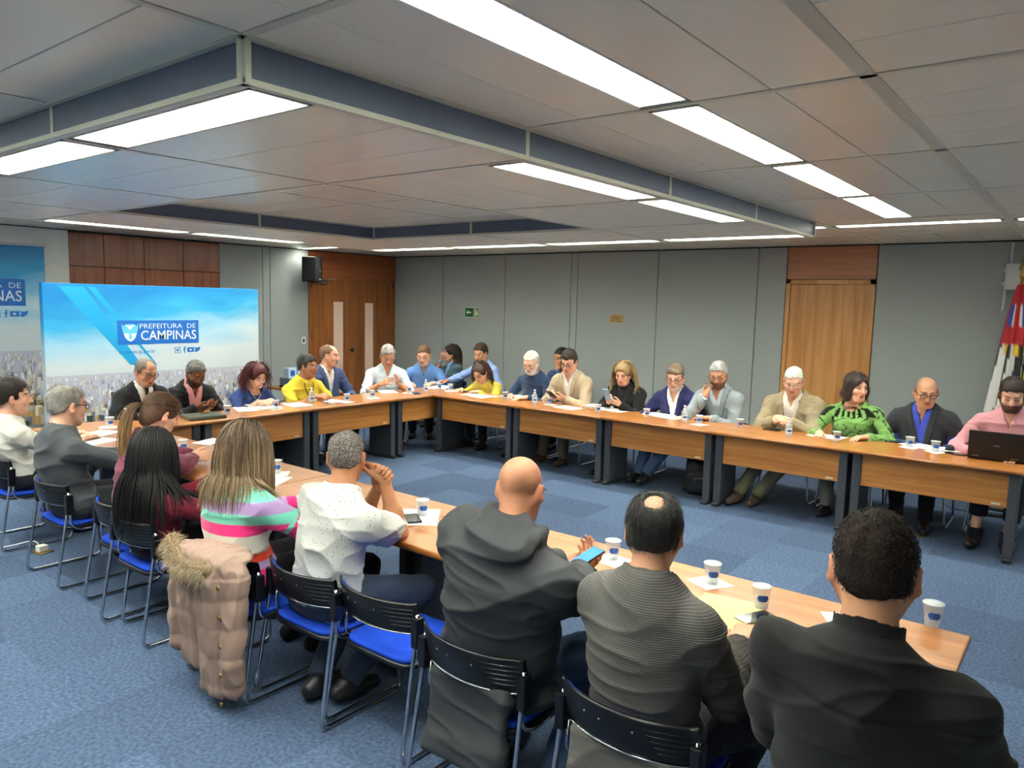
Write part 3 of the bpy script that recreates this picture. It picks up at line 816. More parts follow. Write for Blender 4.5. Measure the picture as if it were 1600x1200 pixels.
class Field:
    def __init__(s, h): s.h = h; s.p = []
    def add(s, fn, lo, hi, op='u', k=.02):
        s.p.append((fn, np.asarray(lo, float), np.asarray(hi, float), op, k)); return s
    def cap(s, a, b, r1, r2=None, op='u', k=.02):
        a = np.asarray(a, float); b = np.asarray(b, float); r2 = r1 if r2 is None else r2
        ba = b - a; bb = float(ba @ ba) + 1e-12; R = max(r1, r2)
        def fn(P):
            pa = P - a; t = np.clip(pa @ ba / bb, 0, 1)
            q = pa - t[:, None] * ba
            return np.sqrt(np.einsum('ij,ij->i', q, q)) - (r1 + (r2 - r1) * t)
        return s.add(fn, np.minimum(a, b) - R, np.maximum(a, b) + R, op, k)
    def ell(s, c, M, r, op='u', k=.02):
        c = np.asarray(c, float); r = np.asarray(r, float)
        M = np.eye(3) if M is None else M
        def fn(P):
            q = (P - c) @ M
            k0 = np.sqrt(np.einsum('ij,ij->i', q / r, q / r)); k1 = np.sqrt(np.einsum('ij,ij->i', q / r ** 2, q / r ** 2)) + 1e-9
            return k0 * (k0 - 1) / k1
        e = np.abs(M) @ r
        return s.add(fn, c - e, c + e, op, k)
    def box(s, c, M, hs, rd, op='u', k=.01):
        c = np.asarray(c, float); hs = np.asarray(hs, float) - rd
        M = np.eye(3) if M is None else M
        def fn(P):
            q = np.abs((P - c) @ M) - hs
            return np.sqrt((np.maximum(q, 0) ** 2).sum(1)) + np.minimum(q.max(1), 0) - rd
        e = np.abs(M) @ (hs + rd)
        return s.add(fn, c - e, c + e, op, k)
    def cut(s, pt, n, R=.12):
        """remove the half space beyond pt along n, within radius R"""
        pt = np.asarray(pt, float); n = nrm(n)
        def fn(P):
            q = P - pt; return np.maximum(-(q @ n), np.sqrt(np.einsum('ij,ij->i', q, q)) - R)
        return s.add(fn, pt - R, pt + R, 's', 0)
    @staticmethod
    def comb(a, d, op, k):
        if op == 's': d = -d
        if k > 1e-6:
            hh = np.maximum(k - np.abs(a - d), 0) / k; hh = hh * hh * k * .25
            return np.minimum(a, d) - hh if op == 'u' else np.maximum(a, d) + hh
        return np.minimum(a, d) if op == 'u' else np.maximum(a, d)
    def at(s, P):
        a = np.ones(len(P))
        for fn, lo, hi, op, k in s.p: a = s.comb(a, fn(P), op, k)
        return a
    def solve(s):
        h = s.h
        U = [q for q in s.p if q[3] == 'u']
        lo = np.min([q[1] for q in U], 0) - 3 * h; hi = np.max([q[2] for q in U], 0) + 3 * h
        n = np.ceil((hi - lo) / h).astype(int) + 1
        A = np.full(n, .5, np.float32)
        ax = [lo[i] + h * np.arange(n[i]) for i in range(3)]
        for fn, l, u, op, k in s.p:
            i0 = np.maximum(np.floor((l - lo - k - 2.5 * h) / h).astype(int), 0); i1 = np.minimum(np.ceil((u - lo + k + 2.5 * h) / h).astype(int) + 1, n)
            if np.any(i1 <= i0): continue
            sl = tuple(slice(i0[i], i1[i]) for i in range(3))
            g = np.meshgrid(*[ax[i][sl[i]] for i in range(3)], indexing='ij')
            P = np.stack([q.ravel() for q in g], 1)
            d = fn(P).reshape(g[0].shape).astype(np.float32)
            A[sl] = s.comb(A[sl], d, op, k)
        S = A < 0
        c = [(x, y, z) for x in (0, 1) for y in (0, 1) for z in (0, 1)]
        m = np.array(n) - 1
        cnt = np.zeros(m, np.uint8)
        for x, y, z in c: cnt += S[x:x + m[0], y:y + m[1], z:z + m[2]]
        act = np.argwhere((cnt > 0) & (cnt < 8))
        if len(act) == 0: return np.zeros((0, 3)), np.zeros((0, 4), int)
        V = np.stack([A[act[:, 0] + x, act[:, 1] + y, act[:, 2] + z] for x, y, z in c], 1)
        ca = np.array(c, float); pos = np.zeros((len(act), 3)); w = np.zeros(len(act))
        for i in range(8):
            for j in range(i + 1, 8):
                if np.abs(ca[i] - ca[j]).sum() == 1:
                    x = (V[:, i] < 0) != (V[:, j] < 0)
                    t = V[x, i] / (V[x, i] - V[x, j])
                    pos[x] += ca[i] + (ca[j] - ca[i]) * t[:, None]; w[x] += 1
        pos = lo + (act + pos / w[:, None]) * h
        idx = np.full(m, -1, np.int32); idx[act[:, 0], act[:, 1], act[:, 2]] = np.arange(len(act))
        F = []
        for a in range(3):
            b, c_ = (a + 1) % 3, (a + 2) % 3
            s0 = [slice(None)] * 3; s1 = [slice(None)] * 3; s0[a] = slice(0, -1); s1[a] = slice(1, None)
            e = np.argwhere(S[tuple(s0)] != S[tuple(s1)])
            e = e[(e[:, b] > 0) & (e[:, c_] > 0) & (e[:, b] < m[b]) & (e[:, c_] < m[c_])]
            q = []
            for db, dc in ((-1, -1), (0, -1), (0, 0), (-1, 0)):
                k = e.copy(); k[:, b] += db; k[:, c_] += dc
                q.append(idx[k[:, 0], k[:, 1], k[:, 2]])
            q = np.stack(q, 1); fl = ~S[e[:, 0], e[:, 1], e[:, 2]]
            q[fl] = q[fl][:, ::-1]
            F.append(q)
        F = np.concatenate(F); F = F[(F >= 0).all(1)]
        return pos, F

def vnormals(V, F):
    n = np.cross(V[F[:, 2]] - V[F[:, 0]], V[F[:, 3]] - V[F[:, 1]])
    N = np.zeros_like(V)
    for i in range(4): np.add.at(N, F[:, i], n)
    return N / (np.linalg.norm(N, axis=1, keepdims=True) + 1e-12)
def vsmooth(V, F, it=1, lam=.5):
    for _ in range(it):
        S = np.zeros_like(V); c = np.zeros(len(V))
        for i in range(4):
            j = F[:, (i + 1) % 4]; k = F[:, i]
            np.add.at(S, k, V[j]); np.add.at(S, j, V[k]); np.add.at(c, k, 1); np.add.at(c, j, 1)
        V = V + lam * (S / np.maximum(c, 1)[:, None] - V)
    return V
def np_mesh(name, V, F, m, col=None):
    me = bpy.data.meshes.new(name)
    me.vertices.add(len(V)); me.vertices.foreach_set('co', np.asarray(V, np.float32).ravel())
    k = F.shape[1]
    me.loops.add(F.size); me.loops.foreach_set('vertex_index', F.astype(np.int32).ravel())
    me.polygons.add(len(F)); me.polygons.foreach_set('loop_start', np.arange(0, F.size, k, dtype=np.int32))
    me.polygons.foreach_set('loop_total', np.full(len(F), k, np.int32))
    me.polygons.foreach_set('use_smooth', np.ones(len(F), bool))
    me.update(calc_edges=True)
    if col is not None:
        a = me.color_attributes.new('Col', 'FLOAT_COLOR', 'POINT')
        c = np.asarray(col, float) / 255; c = np.where(c <= .04045, c / 12.92, ((np.maximum(c, 0) + .055) / 1.055) ** 2.4)
        a.data.foreach_set('color', np.concatenate([c, np.ones((len(c), 1))], 1).astype(np.float32).ravel())
    me.materials.append(m)
    return me
def cluster(V, F, hid, g):
    """merge the vertices flagged hid on a coarse lattice; returns triangles and the map from new to old"""
    key = np.floor(V / g).astype(np.int64); code = (key[:, 0] * 73856093) ^ (key[:, 1] * 19349663) ^ (key[:, 2] * 83492791)
    ids = np.where(hid, code, -np.arange(len(V)) - (1 << 60))
    u, first, inv = np.unique(ids, return_index=True, return_inverse=True)
    NV = np.zeros((len(u), 3)); cnt = np.zeros(len(u)); np.add.at(NV, inv, V); np.add.at(cnt, inv, 1); NV /= cnt[:, None]
    T = np.concatenate([F[:, [0, 1, 2]], F[:, [0, 2, 3]]]); T = inv[T]
    T = T[(T[:, 0] != T[:, 1]) & (T[:, 1] != T[:, 2]) & (T[:, 0] != T[:, 2])]
    _, k = np.unique(np.sort(T, 1), axis=0, return_index=True)
    return NV, T[k], first
_wk = {}
def nz3(P, f, seed):
    if seed not in _wk:
        r = np.random.default_rng(seed); k = r.normal(size=(6, 3)); k /= np.linalg.norm(k, axis=1, keepdims=True)
        _wk[seed] = (k * r.uniform(.6, 1.5, (6, 1)), r.uniform(0, 6.28, 6))
    k, ph = _wk[seed]; o = 0
    for i in range(6):
        w = 1.6 * np.sin(P @ k[(i + 1) % 6] * f * .6 + ph[(i + 2) % 6])
        o = o + np.sin(P @ k[i] * f + ph[i] + w)
    return o / 3.2
def folds(P, amp, seed, f=22, st=(.7, .7, 1.5)):
    q = P * np.array(st)
    a = nz3(q, f, seed); b = nz3(q, f * 2.1, seed + 1)
    return amp * ((1 - np.minimum(np.abs(a), 1)) ** 3 * 1.2 + .35 * (1 - np.minimum(np.abs(b), 1)) ** 3 - .45)

M_SKIN = mat('skin', (200, 150, 120), rough=.5, spec=.35, attr='Col', noise=.05, nscale=60, bump=.12, bscale=500, sss=.04)
M_CLOTH = mat('cloth', (128, 128, 128), rough=.85, spec=.15, attr='Col', noise=.05, nscale=250, bump=.25, bscale=700, sheen=.1)
M_KNIT = mat('knit', (128, 128, 128), rough=.95, spec=.1, attr='Col', noise=.07, nscale=200, bump=.6, bscale=420, sheen=.2)
M_SATIN = mat('smooth_cloth', (128, 128, 128), rough=.6, spec=.3, attr='Col', noise=.04, nscale=120, bump=.15, bscale=600)
M_HAIR = mat('hair', (40, 30, 25), rough=.45, spec=.4, attr='Col', noise=.35, nscale=230, stretch=(1, 1, .35), bump=.9, bscale=330, bstretch=(1, 1, .3))
M_BUZZ = mat('cropped_hair', (40, 30, 25), rough=.8, spec=.2, attr='Col', noise=.55, nscale=330, bump=.8, bscale=330)
M_SHOE = mat('shoe_leather', (30, 28, 28), rough=.4, attr='Col')
M_GLASS = mat('spectacle_frame', (28, 24, 24), rough=.3)
M_GLASSM = mat('spectacle_metal', (150, 140, 130), rough=.25, metal=.8)
M_LENS = mat('spectacle_lens', (235, 240, 245), rough=.05, alpha=.14)

def hand(fl, W, f, n, right, s=1.0, curl=.5, spread=1.0, thumb=.5):
    """palm, four fingers and thumb rooted at wrist W; f finger direction, n palm normal"""
    f = nrm(f); n = np.asarray(n, float); n = nrm(n - f * (n @ f)); l = np.cross(n, f) * (-1 if right else 1)
    k = .010 * s
    base = []
    for off, ln, bs in ((.028, .9, .088), (.009, 1.0, .092), (-.010, .93, .088), (-.027, .76, .080)):
        B = W + (f * bs + l * off * spread - n * .002) * s
        fl.cap(W + (f * .012 + l * off * .55) * s, B, .0155 * s, .0108 * s, k=k)
        base.append((B, ln, off))
    fl.box(W + f * .048 * s, np.stack([l, f, n], 1), np.array([.034, .046, .013]) * s, .012 * s, k=k)
    cs = curl if isinstance(curl, (list, tuple)) else [curl] * 4
    for (B, ln, off), c in zip(base, cs):
        p = B; a = 0; fd = nrm(f + l * off * 2.2 * (spread - .6) * 1.5)
        for L, r0, r1, ca in ((.043, .0098, .0088, .75), (.027, .0088, .008, 1.0), (.021, .008, .0066, .8)):
            a += c * ca; q = p + (fd * math.cos(a) + n * math.sin(a)) * L * ln * s
            fl.cap(p, q, r0 * s, r1 * s, k=.003); p = q
    t0 = W + (f * .022 + l * .026 + n * .006) * s
    d1 = nrm(f * .75 + l * .62 * (1.2 - .5 * thumb) + n * .35 * thumb); t1 = t0 + d1 * .04 * s
    d2 = nrm(f * .9 + l * .22 + n * .45 * thumb); t2 = t1 + d2 * .032 * s
    d3 = nrm(f * .95 - l * .05 + n * .5 * thumb); t3 = t2 + d3 * .026 * s
    fl.cap(W + (f * .01 + l * .014) * s, t0, .016 * s, .0155 * s, k=k); fl.cap(t0, t1, .0155 * s, .0115 * s, k=k); fl.cap(t1, t2, .011 * s, .0098 * s, k=.003); fl.cap(t2, t3, .0098 * s, .0078 * s, k=.003)

def strands(name, m, parent, paths, rad, col, rng, nside=3):
    """paths (n, k, 3) -> tapered tubes with per-strand colour"""
    n, k, _ = paths.shape
    T = np.gradient(paths, axis=1); T /= np.linalg.norm(T, axis=2, keepdims=True) + 1e-9
    ref = rng.normal(size=(n, 1, 3)); X = np.cross(T, ref); X /= np.linalg.norm(X, axis=2, keepdims=True) + 1e-9
    Y = np.cross(T, X)
    t = np.linspace(0, 1, k)[None, :, None]
    R = np.asarray(rad).reshape(-1, 1, 1) * (1 - .75 * t ** 2)
    V = np.stack([paths + R * (X * math.cos(2 * math.pi * j / nside) + Y * math.sin(2 * math.pi * j / nside)) for j in range(nside)], 2)
    idx = np.arange(n * k * nside).reshape(n, k, nside)
    F = np.stack([idx[:, :-1, :], np.roll(idx, -1, 2)[:, :-1, :], np.roll(idx, -1, 2)[:, 1:, :], idx[:, 1:, :]], -1).reshape(-1, 4)
    C = np.repeat(np.asarray(col).reshape(n, -1, 3), (k * nside) // np.asarray(col).reshape(n, -1, 3).shape[1], 1).reshape(-1, 3)
    return tag(link(name, np_mesh(name, V.reshape(-1, 3), F, m, C), None, parent), kind='stuff')

def lerpc(a, b, t):
    return np.asarray(a, float) * (1 - t) + np.asarray(b, float) * t

PEOPLE = []
def coat_closed(spec): return spec.get('closed') or spec.get('cutv')
def person(label, group, loc, rz, hc, hyaw=0, hpitch=12, hroll=0, s=1.0, bulk=1.0, belly=0.0, skin=(205, 152, 122), hair=None, beard=None, brow=(60, 45, 38),
           eyes='down', glasses=None, top=None, coat=None, trousers=(38, 40, 48), shoes=(28, 26, 26), feet=None, knees=None, tyaw=0.0, arms=None, seat=.405, sw=.172,
           h=.0061, tie=None, necklace=None, lanyard=None, seed=1, fem=False, legs=True, shoul=(0, 0), ankle_skin=False, hs=None, scalp=None):
    """hc: head centre in the person's own frame (x right, y forward, z up, origin on the floor under the hips)"""
    rng = np.random.default_rng(seed)
    root = empty('person', loc, rz, label, 'person', group)
    hs = hs or s
    hc = np.asarray(hc, float)
    Rh = rotz(math.radians(hyaw)) @ rotx(-math.radians(hpitch)) @ roty(math.radians(hroll))
    HL = lambda x, y, z: hc + Rh @ (np.array([x, y, z]) * hs)
    P0 = np.array([0, 0, seat + .095])
    NB = HL(0, -.03, -.09) + np.array([0, -.018 - .0012 * max(hpitch, 0) * 0, -.075]) * s
    # spine
    mid = (P0 + NB) / 2 + np.array([0, -.05, 0])
    def spine(t): return P0 * (1 - t) ** 2 + mid * 2 * t * (1 - t) + NB * t ** 2
    def tang(t): return nrm((mid - P0) * 2 * (1 - t) + (NB - mid) * 2 * t)
    rt = rotz(math.radians(tyaw)) @ np.array([1.0, 0, 0])
    TL = np.linalg.norm(NB - P0)
    Fb, Fc = frame(tang(.3), nrm(np.array([1, 0, 0]) * .5 + rt * .5)), frame(tang(.8), rt)
    chest = spine(.70); bel = spine(.34)
    SHO = {}
    for sd in (-1, 1):
        SHO[sd] = NB + Fc @ np.array([sd * sw * s * bulk ** .5, .012 + (shoul[0] if sd < 0 else shoul[1]) * .3, -.076 * s + (shoul[0] if sd < 0 else shoul[1])])
    # arms
    arms = arms or {}
    ARM = {}
    for sd in (-1, 1):
        a = dict(p=(sd * .13, .36, .735), dir=(-sd * .5, .85, -.05), n=(0, 0, -1), curl=.35, pole=(sd * .8, -.35, -.7)); a.update(arms.get(sd, {}))
        S = SHO[sd]; Wp = np.asarray(a['p'], float); l1, l2 = .285 * s, .255 * s
        d = np.linalg.norm(Wp - S)
        if d > (l1 + l2) * .985: f_ = min(d / ((l1 + l2) * .985), 1.16); l1 *= f_; l2 *= f_
        if d > (l1 + l2) * .985: Wp = S + (Wp - S) / d * (l1 + l2) * .985; d = np.linalg.norm(Wp - S)
        d = max(d, abs(l1 - l2) + .02)
        u = (Wp - S) / np.linalg.norm(Wp - S); pl = np.asarray(a['pole'], float); pl = nrm(pl - u * (pl @ u))
        ca = (l1 * l1 + d * d - l2 * l2) / (2 * l1 * d); ca = max(-1, min(1, ca))
        E = S + u * l1 * ca + pl * l1 * math.sqrt(1 - ca * ca)
        ARM[sd] = (S, E, Wp, a)
    # ------------------------------------------------ body (skin): head, neck, trunk, arms and hands in one surface
    B = Field(h)
    e = lambda c, r, **k: B.ell(HL(*c), Rh, np.array(r) * hs, **k)
    c_ = lambda a, b, r1, r2=None, **k: B.cap(HL(*a), HL(*b), r1 * hs, (r2 or r1) * hs, **k)
    jw = .92 if fem else 1.0
    e((0, -.014, .036), (.0765, .099, .084))
    e((0, .028, -.036), (.061 * jw, .066, .084), k=.035)
    c_((-.022 * jw, .058, -.096), (.022 * jw, .058, -.096), .021, k=.03)
    for q in (-1, 1):
        c_((q * .064 * jw, .0, -.035), (q * .034 * jw, .05, -.088), .020, .019, k=.03)
        e((q * .045, .064, -.022), (.020, .018, .02), k=.025)
    c_((-.036, .079, .030), (.036, .079, .030), .0115, k=.018)
    for q in (-1, 1):
        e((q * .031, .099, .010), (.017, .014, .011), op='s', k=.012)
        e((q * .031, .0785, .0105), (.0135, .0125, .0125), k=.003)
    c_((0, .090, .018), (0, .111, -.022), .0085, .0125, k=.012)
    for q in (-1, 1): c_((q * .011, .100, -.027), (q * .008, .09, -.02), .0075, k=.008)
    c_((-.017, .0895, -.0545), (.017, .0895, -.0545), .0068, k=.008); c_((-.014, .089, -.0655), (.014, .089, -.0655), .0078, k=.008)
    for q in (-1, 1):
        Me = Rh @ rotz(q * -.62)
        B.ell(HL(q * .0845, -.012, -.006), Me, np.array([.0095, .0215, .034]) * hs, k=.006)
        B.ell(HL(q * .094, -.004, -.004), Me, np.array([.006, .010, .018]) * hs, op='s', k=.006)
    nr = .052 if not fem else .044
    B.cap(HL(0, -.028, -.055), NB + np.array([0, -.004, 0]), nr * s, nr * 1.08 * s, k=.03)
    B.ell(chest, Fc, np.array([.135, .085, .16]) * s, k=.05); B.cap(SHO[-1], SHO[1], .04 * s, k=.05); B.cap(NB, chest, .06 * s, k=.05)
    B.ell(bel, Fb, np.array([.12, .085, .14]) * s, k=.05); B.ell(P0, Fb, np.array([.13, .09, .09]) * s, k=.05)
    for sd in (-1, 1):
        S, E, Wp, a = ARM[sd]
        bare = (top or {}).get('sleeve', 'long') != 'long' and not coat
        k1 = 1.0 if bare else .72
        B.cap(S, E, .047 * s * k1, .040 * s * k1, k=.03); B.cap(E, E + (Wp - E) * .4, .041 * s * k1, .039 * s * k1, k=.03)
        B.cap(E + (Wp - E) * .35, Wp, .039 * s * k1, .0255 * s, k=.03)
        hand(B, Wp, a['dir'], a['n'], sd > 0, s * (.93 if fem else 1.0), a['curl'], a.get('spread', 1.0), a.get('thumb', .5))
    HIP, KN, AN = {}, {}, {}
    for sd in (-1, 1):
        HIP[sd] = P0 + np.array([sd * .085, .02, -.01]) * s
        AN[sd] = np.asarray(feet[sd] if feet else (sd * .11, .36, .075), float)
        KN[sd] = np.asarray(knees[sd] if knees else (sd * .12, .40, seat + .085), float)
    if ankle_skin:
        for sd in (-1, 1):
            B.cap(P0, KN[sd], .05, .045, k=.05); B.cap(KN[sd], AN[sd], .045, .034, k=.03); B.cap(AN[sd], AN[sd] + np.array([0, .06, -.04]), .034, .03, k=.03)
    V, F = B.solve(); V = vsmooth(V, F, 1, .35)
    q = ((V - hc) @ Rh) / hs
    C = np.tile(np.asarray(skin, float), (len(V), 1))
    hd = (q[:, 2] > -.13) & (np.abs(q[:, 0]) < .11) & (np.abs(q[:, 1]) < .14)
    C *= (1 + .06 * nz3(V, 45, 5))[:, None]
    ax = np.abs(q[:, 0]); fr = hd & (q[:, 1] > .04)
    def paint(w, col):
        nonlocal C
        w = np.clip(w, 0, 1)[:, None]; C = C * (1 - w) + np.asarray(col, float) * w
    red = np.asarray(skin, float) * np.array([1.02, .86, .84])
    paint(fr * np.exp(-(((ax - .042) / .02) ** 2 + ((q[:, 2] + .025) / .02) ** 2)) * .22, red)
    paint(fr * np.exp(-((ax / .014) ** 2 + ((q[:, 2] + .02) / .015) ** 2)) * .25, red)
    paint((hd & (ax > .074) & (np.abs(q[:, 1]) < .03)) * .4, red)
    if beard:
        bc, bw, full = beard[:3]
        g = fr * 0.0
        jaw = 1 / (1 + np.exp((q[:, 2] + (.042 if full else .066) - .25 * np.maximum(ax - .03, 0)) / .004)) * (q[:, 1] > -.005) * (q[:, 2] > -.125) * hd
        mus = np.exp(-(((q[:, 2] + .043) / .006) ** 2)) * (ax < .027) * fr
        sid = (full > 1) * hd * (ax > .055) * (q[:, 1] > -.0) * (q[:, 1] < .035) * (q[:, 2] < .02)
        paint(np.maximum(np.maximum(jaw, mus), sid) * bw, bc)
    if scalp:
        pv = np.array([0, .09, .08]); nn_ = np.array([0, -.142, .185]); nn_ = nn_ / np.linalg.norm(nn_)
        paint(np.clip(((q - pv) @ nn_) / .012, 0, 1) * hd * (1 + .3 * nz3(q, 500, 3)) * scalp[1] * np.where(q[:, 1] > -.03, np.clip((.07 - q[:, 1]) / .09, .35, 1), 1), scalp[0])
    lips = np.asarray(skin, float) * np.array([.88, .62, .62]) if not fem else np.asarray(skin, float) * np.array([.85, .5, .52])
    paint(fr * (q[:, 1] > .075) * np.exp(-((ax / .02) ** 4 + ((q[:, 2] + .060) / .0085) ** 4)) * .85, lips)
    paint(fr * (q[:, 1] > .075) * np.exp(-((ax / .021) ** 4 + ((q[:, 2] + .060) / .0026) ** 2)) * .7, (90, 45, 40))
    zb_ = .0335 + .003 * np.clip((ax - .012) / .02, 0, 1) - .006 * np.clip((ax - .04) / .015, 0, 1)
    paint(fr * (q[:, 1] > .05) * (ax > .011) * (ax < .054) * np.exp(-((q[:, 2] - zb_) / .0042) ** 2) * .7, brow)
    ex_ = (ax - .031) / .0145
    if eyes == 'open':
        paint(fr * (q[:, 1] > .05) * (ex_ ** 2 + ((q[:, 2] - .0105) / .0068) ** 2 < 1), (226, 222, 216))
        paint(fr * (q[:, 1] > .05) * (((ax - .031) / .0062) ** 2 + ((q[:, 2] - .0105) / .0066) ** 2 < 1), (42, 28, 22))
        paint(fr * (q[:, 1] > .05) * (np.abs(ex_) < 1.05) * np.exp(-((q[:, 2] - .0172 + .003 * ex_ ** 2) / .0028) ** 2) * .8, (40, 28, 24))
    else:
        paint(fr * (q[:, 1] > .05) * (np.abs(ex_) < 1.05) * np.exp(-((q[:, 2] - .0045 - .002 * ex_ ** 2) / .0032) ** 2) * .85, (45, 30, 26))
    vis = (q[:, 2] > -.17) & (np.abs(q[:, 0]) < .15) & (np.abs(q[:, 1]) < .18)
    for sd in (-1, 1):
        S, E, Wp, a = ARM[sd]; cu = {'short': S + (E - S) * .6, 'rolled': E + (Wp - E) * .35, '34': E + (Wp - E) * .5}.get((top or {}).get('sleeve', 'long') if not coat else 'long', Wp - (Wp - E) * .12)
        for A_, B_ in ((cu, E), (E, Wp), (Wp, Wp + nrm(a['dir']) * .12 * s)) if (top or {}).get('sleeve') == 'short' and not coat else ((cu, Wp), (Wp, Wp + nrm(a['dir']) * .12 * s)):
            ba = B_ - A_; t = np.clip((V - A_) @ ba / (ba @ ba + 1e-9), 0, 1); vis |= np.linalg.norm(V - A_ - t[:, None] * ba, axis=1) < (.075 if B_ is not Wp else .062)
        if np.allclose(Wp, B_): pass
        vis |= np.linalg.norm(V - (Wp + nrm(a['dir']) * .09 * s), axis=1) < .13
        if ankle_skin: vis |= np.linalg.norm(V - AN[sd], axis=1) < .2
    V, F, pick = cluster(V, F, ~vis, .024); C = C[pick]
    body = link('body', np_mesh('body', V, F, M_SKIN, C), None, root)
    # ------------------------------------------------ clothing
    def torso(fl, g, sleeve, sg, shirt=True):
        bw_ = bulk
        fl.ell(chest, Fc, np.array([.152 * bw_ + g, .107 * bw_ ** .5 + g, .2]) * s, k=.05)
        fl.ell(bel + Fb @ np.array([0, belly * .45, 0]), Fb, np.array([.146 * bw_ + g, .108 + g + belly * .55, .19]) * s, k=.06)
        fl.ell(P0 + np.array([0, .0, .01]), Fb, np.array([.168 * bw_ + g, .125 + g + belly * .2, .125]) * s, k=.06)
        fl.cap(SHO[-1] - Fc[:, 2] * .008, SHO[1] - Fc[:, 2] * .008, .054 * s + g, k=.05)
        for sd in (-1, 1): fl.cap(NB + Fc @ np.array([sd * .03, -.012, -.012]) * s, SHO[sd] + Fc @ np.array([-sd * .03, -.005, .004]) * s, (.05 * s + g * .6), (.047 * s + g), k=.04)
        if fem:
            for sd in (-1, 1): fl.ell(chest + Fc @ np.array([sd * .07, .085, -.03]) * s, Fc, np.array([.072, .062, .07]) * s * .95 + g, k=.05)
        fl.cap(NB + np.array([0, -.005, -.01]), chest, .075 * s + g, .09 * s + g, k=.05)
        for sd in (-1, 1):
            S, E, Wp, a = ARM[sd]
            r0, r1, r2 = .056 * s + sg, .047 * s + sg, .034 * s + sg
            if sleeve == 'short':
                fl.cap(S, S + (E - S) * .8, r0, r1 + .012, k=.035); fl.cut(S + (E - S) * .72, E - S, .10)
            else:
                kk = {'long': .97, 'rolled': .45, '34': .6}[sleeve]
                fl.cap(S, E, r0, r1, k=.035); fl.cap(E, E + (Wp - E) * kk, r1, r1 + (r2 - r1) * kk, k=.02)
                fl.cut(E + (Wp - E) * (kk - .02), Wp - E, .085)
    def armcoord(P):
        """(side, 0..2 position along arm, distance from trunk axis)"""
        best = np.full(len(P), 9.0); tt = np.zeros(len(P)); side = np.zeros(len(P))
        for sd in (-1, 1):
            S, E, Wp, a = ARM[sd]
            for k_, (A_, B_) in enumerate(((S, E), (E, Wp))):
                ba = B_ - A_; t = np.clip((P - A_) @ ba / (ba @ ba), 0, 1); d = np.linalg.norm(P - A_ - t[:, None] * ba, axis=1)
                u = d < best; best[u] = d[u]; tt[u] = k_ + t[u]; side[u] = sd
        return side, tt, best
    def tor(P):
        """trunk coordinates: lateral x, forward y, t along the spine"""
        ts = np.linspace(0, 1.1, 34); SP = np.array([spine(t) for t in ts])
        d = ((P[:, None, :] - SP[None]) ** 2).sum(2); i = d.argmin(1); t = ts[i]; o = P - SP[i]
        return o @ Fc[:, 0], o @ Fc[:, 1], t
    def clothes(spec, name, g, sg, cutv=None, hh=.0085, hem=None):
        fl = Field(spec.get('h', hh))
        torso(fl, g, spec.get('sleeve', 'long'), sg)
        ndir = nrm(HL(0, -.02, -.05) - NB)
        fr_ = frame(ndir, rt)
        if spec.get('hood'):
            hcn = NB + np.array([0, -.07, .012]) * s
            fl.ell(hcn, Fc, np.array([.12, .062, .05]) * s, k=.03)
            for a0, a1 in zip(np.linspace(-2.2, 2.2, 12)[:-1], np.linspace(-2.2, 2.2, 12)[1:]):
                pa, pb = [NB + Fc @ np.array([.098 * math.sin(a), -.088 * math.cos(a) + .004, .036 - .012 * math.cos(a)]) * s for a in (a0, a1)]
                fl.cap(pa, pb, .026 * s, k=.012)
        if hem:
            fl.box(P0 + np.array([0, -.158, .0 - hem / 2]), rotx(-.10), (.185, .02, .02 + hem / 2), .018, k=.03)
        nk = spec.get('neck', .0)
        fl.cap(NB + ndir * ((.018 if spec.get('collar') else .035) - nk) * s + Fc[:, 1] * nk * .6, HL(0, 0, 0), (.066 if not fem else .058) * s + nk * .9 + g * .5, .09, op='s', k=.006)
        if spec.get('hood'): fl.p.pop()
        if spec.get('collar'):
            cr = nr * s + .010 + g * .6; hgt = spec['collar']
            def ring(P):
                o = (P - NB - ndir * .034) @ fr_; rr = np.sqrt(o[:, 0] ** 2 + (o[:, 1] * .95) ** 2)
                zt_ = hgt * (1 - .55 * np.clip(o[:, 1] / cr, -1, 1) * (o[:, 1] > 0))
                d = np.maximum(np.abs(rr - cr - .25 * np.maximum(-o[:, 2], 0)) - .0055, np.maximum(o[:, 2] - zt_, -o[:, 2] - .03))
                gap = .012 - np.abs(o[:, 0]) + 0 * o[:, 1]
                return np.where(o[:, 1] > 0, np.maximum(d, gap + np.minimum(0, o[:, 2])), d)
            fl.add(ring, NB - .1, NB + .14, 'u', .004)
            for sd in (-1, 1):
                a_ = NB + ndir * .034 + fr_ @ np.array([sd * .016, cr + .004, hgt * .3]); m_ = NB + fr_ @ np.array([sd * .058, cr * .62, .045]); b_ = NB + fr_ @ np.array([sd * .042, cr + .032 + g, -.012])
                fl.cap(a_, b_, .006, .005, k=.004); fl.cap(m_, b_, .007, .005, k=.004); fl.cap((a_ + m_) / 2, b_, .007, .005, k=.008)
            if not tie and not coat_closed(spec):
                def notch(P):
                    o = P - NB; x = o @ Fc[:, 0]; y = o @ Fc[:, 1]; z = o @ Fc[:, 2]
                    return np.maximum(np.abs(x) - np.clip((z + .10 * s) / .13, 0, 1) * .036 * s, .015 - y)
                fl.add(notch, NB - .2, NB + .2, 's', 0)
        if cutv:
            v0, wv = cutv
            def wedge(P):
                o = P - chest; x = o @ Fc[:, 0]; y = o @ Fc[:, 1]; z = o @ Fc[:, 2]
                w = np.clip((z + v0) / (v0 + .17 * s), 0, 1.2) * wv + (spec.get('openlow', 0))
                return np.maximum(np.abs(x) - w, .02 - y)
            fl.add(wedge, chest - .4, chest + .3, 's', .0)
        V, F = fl.solve(); V = vsmooth(V, F, 2, .45)
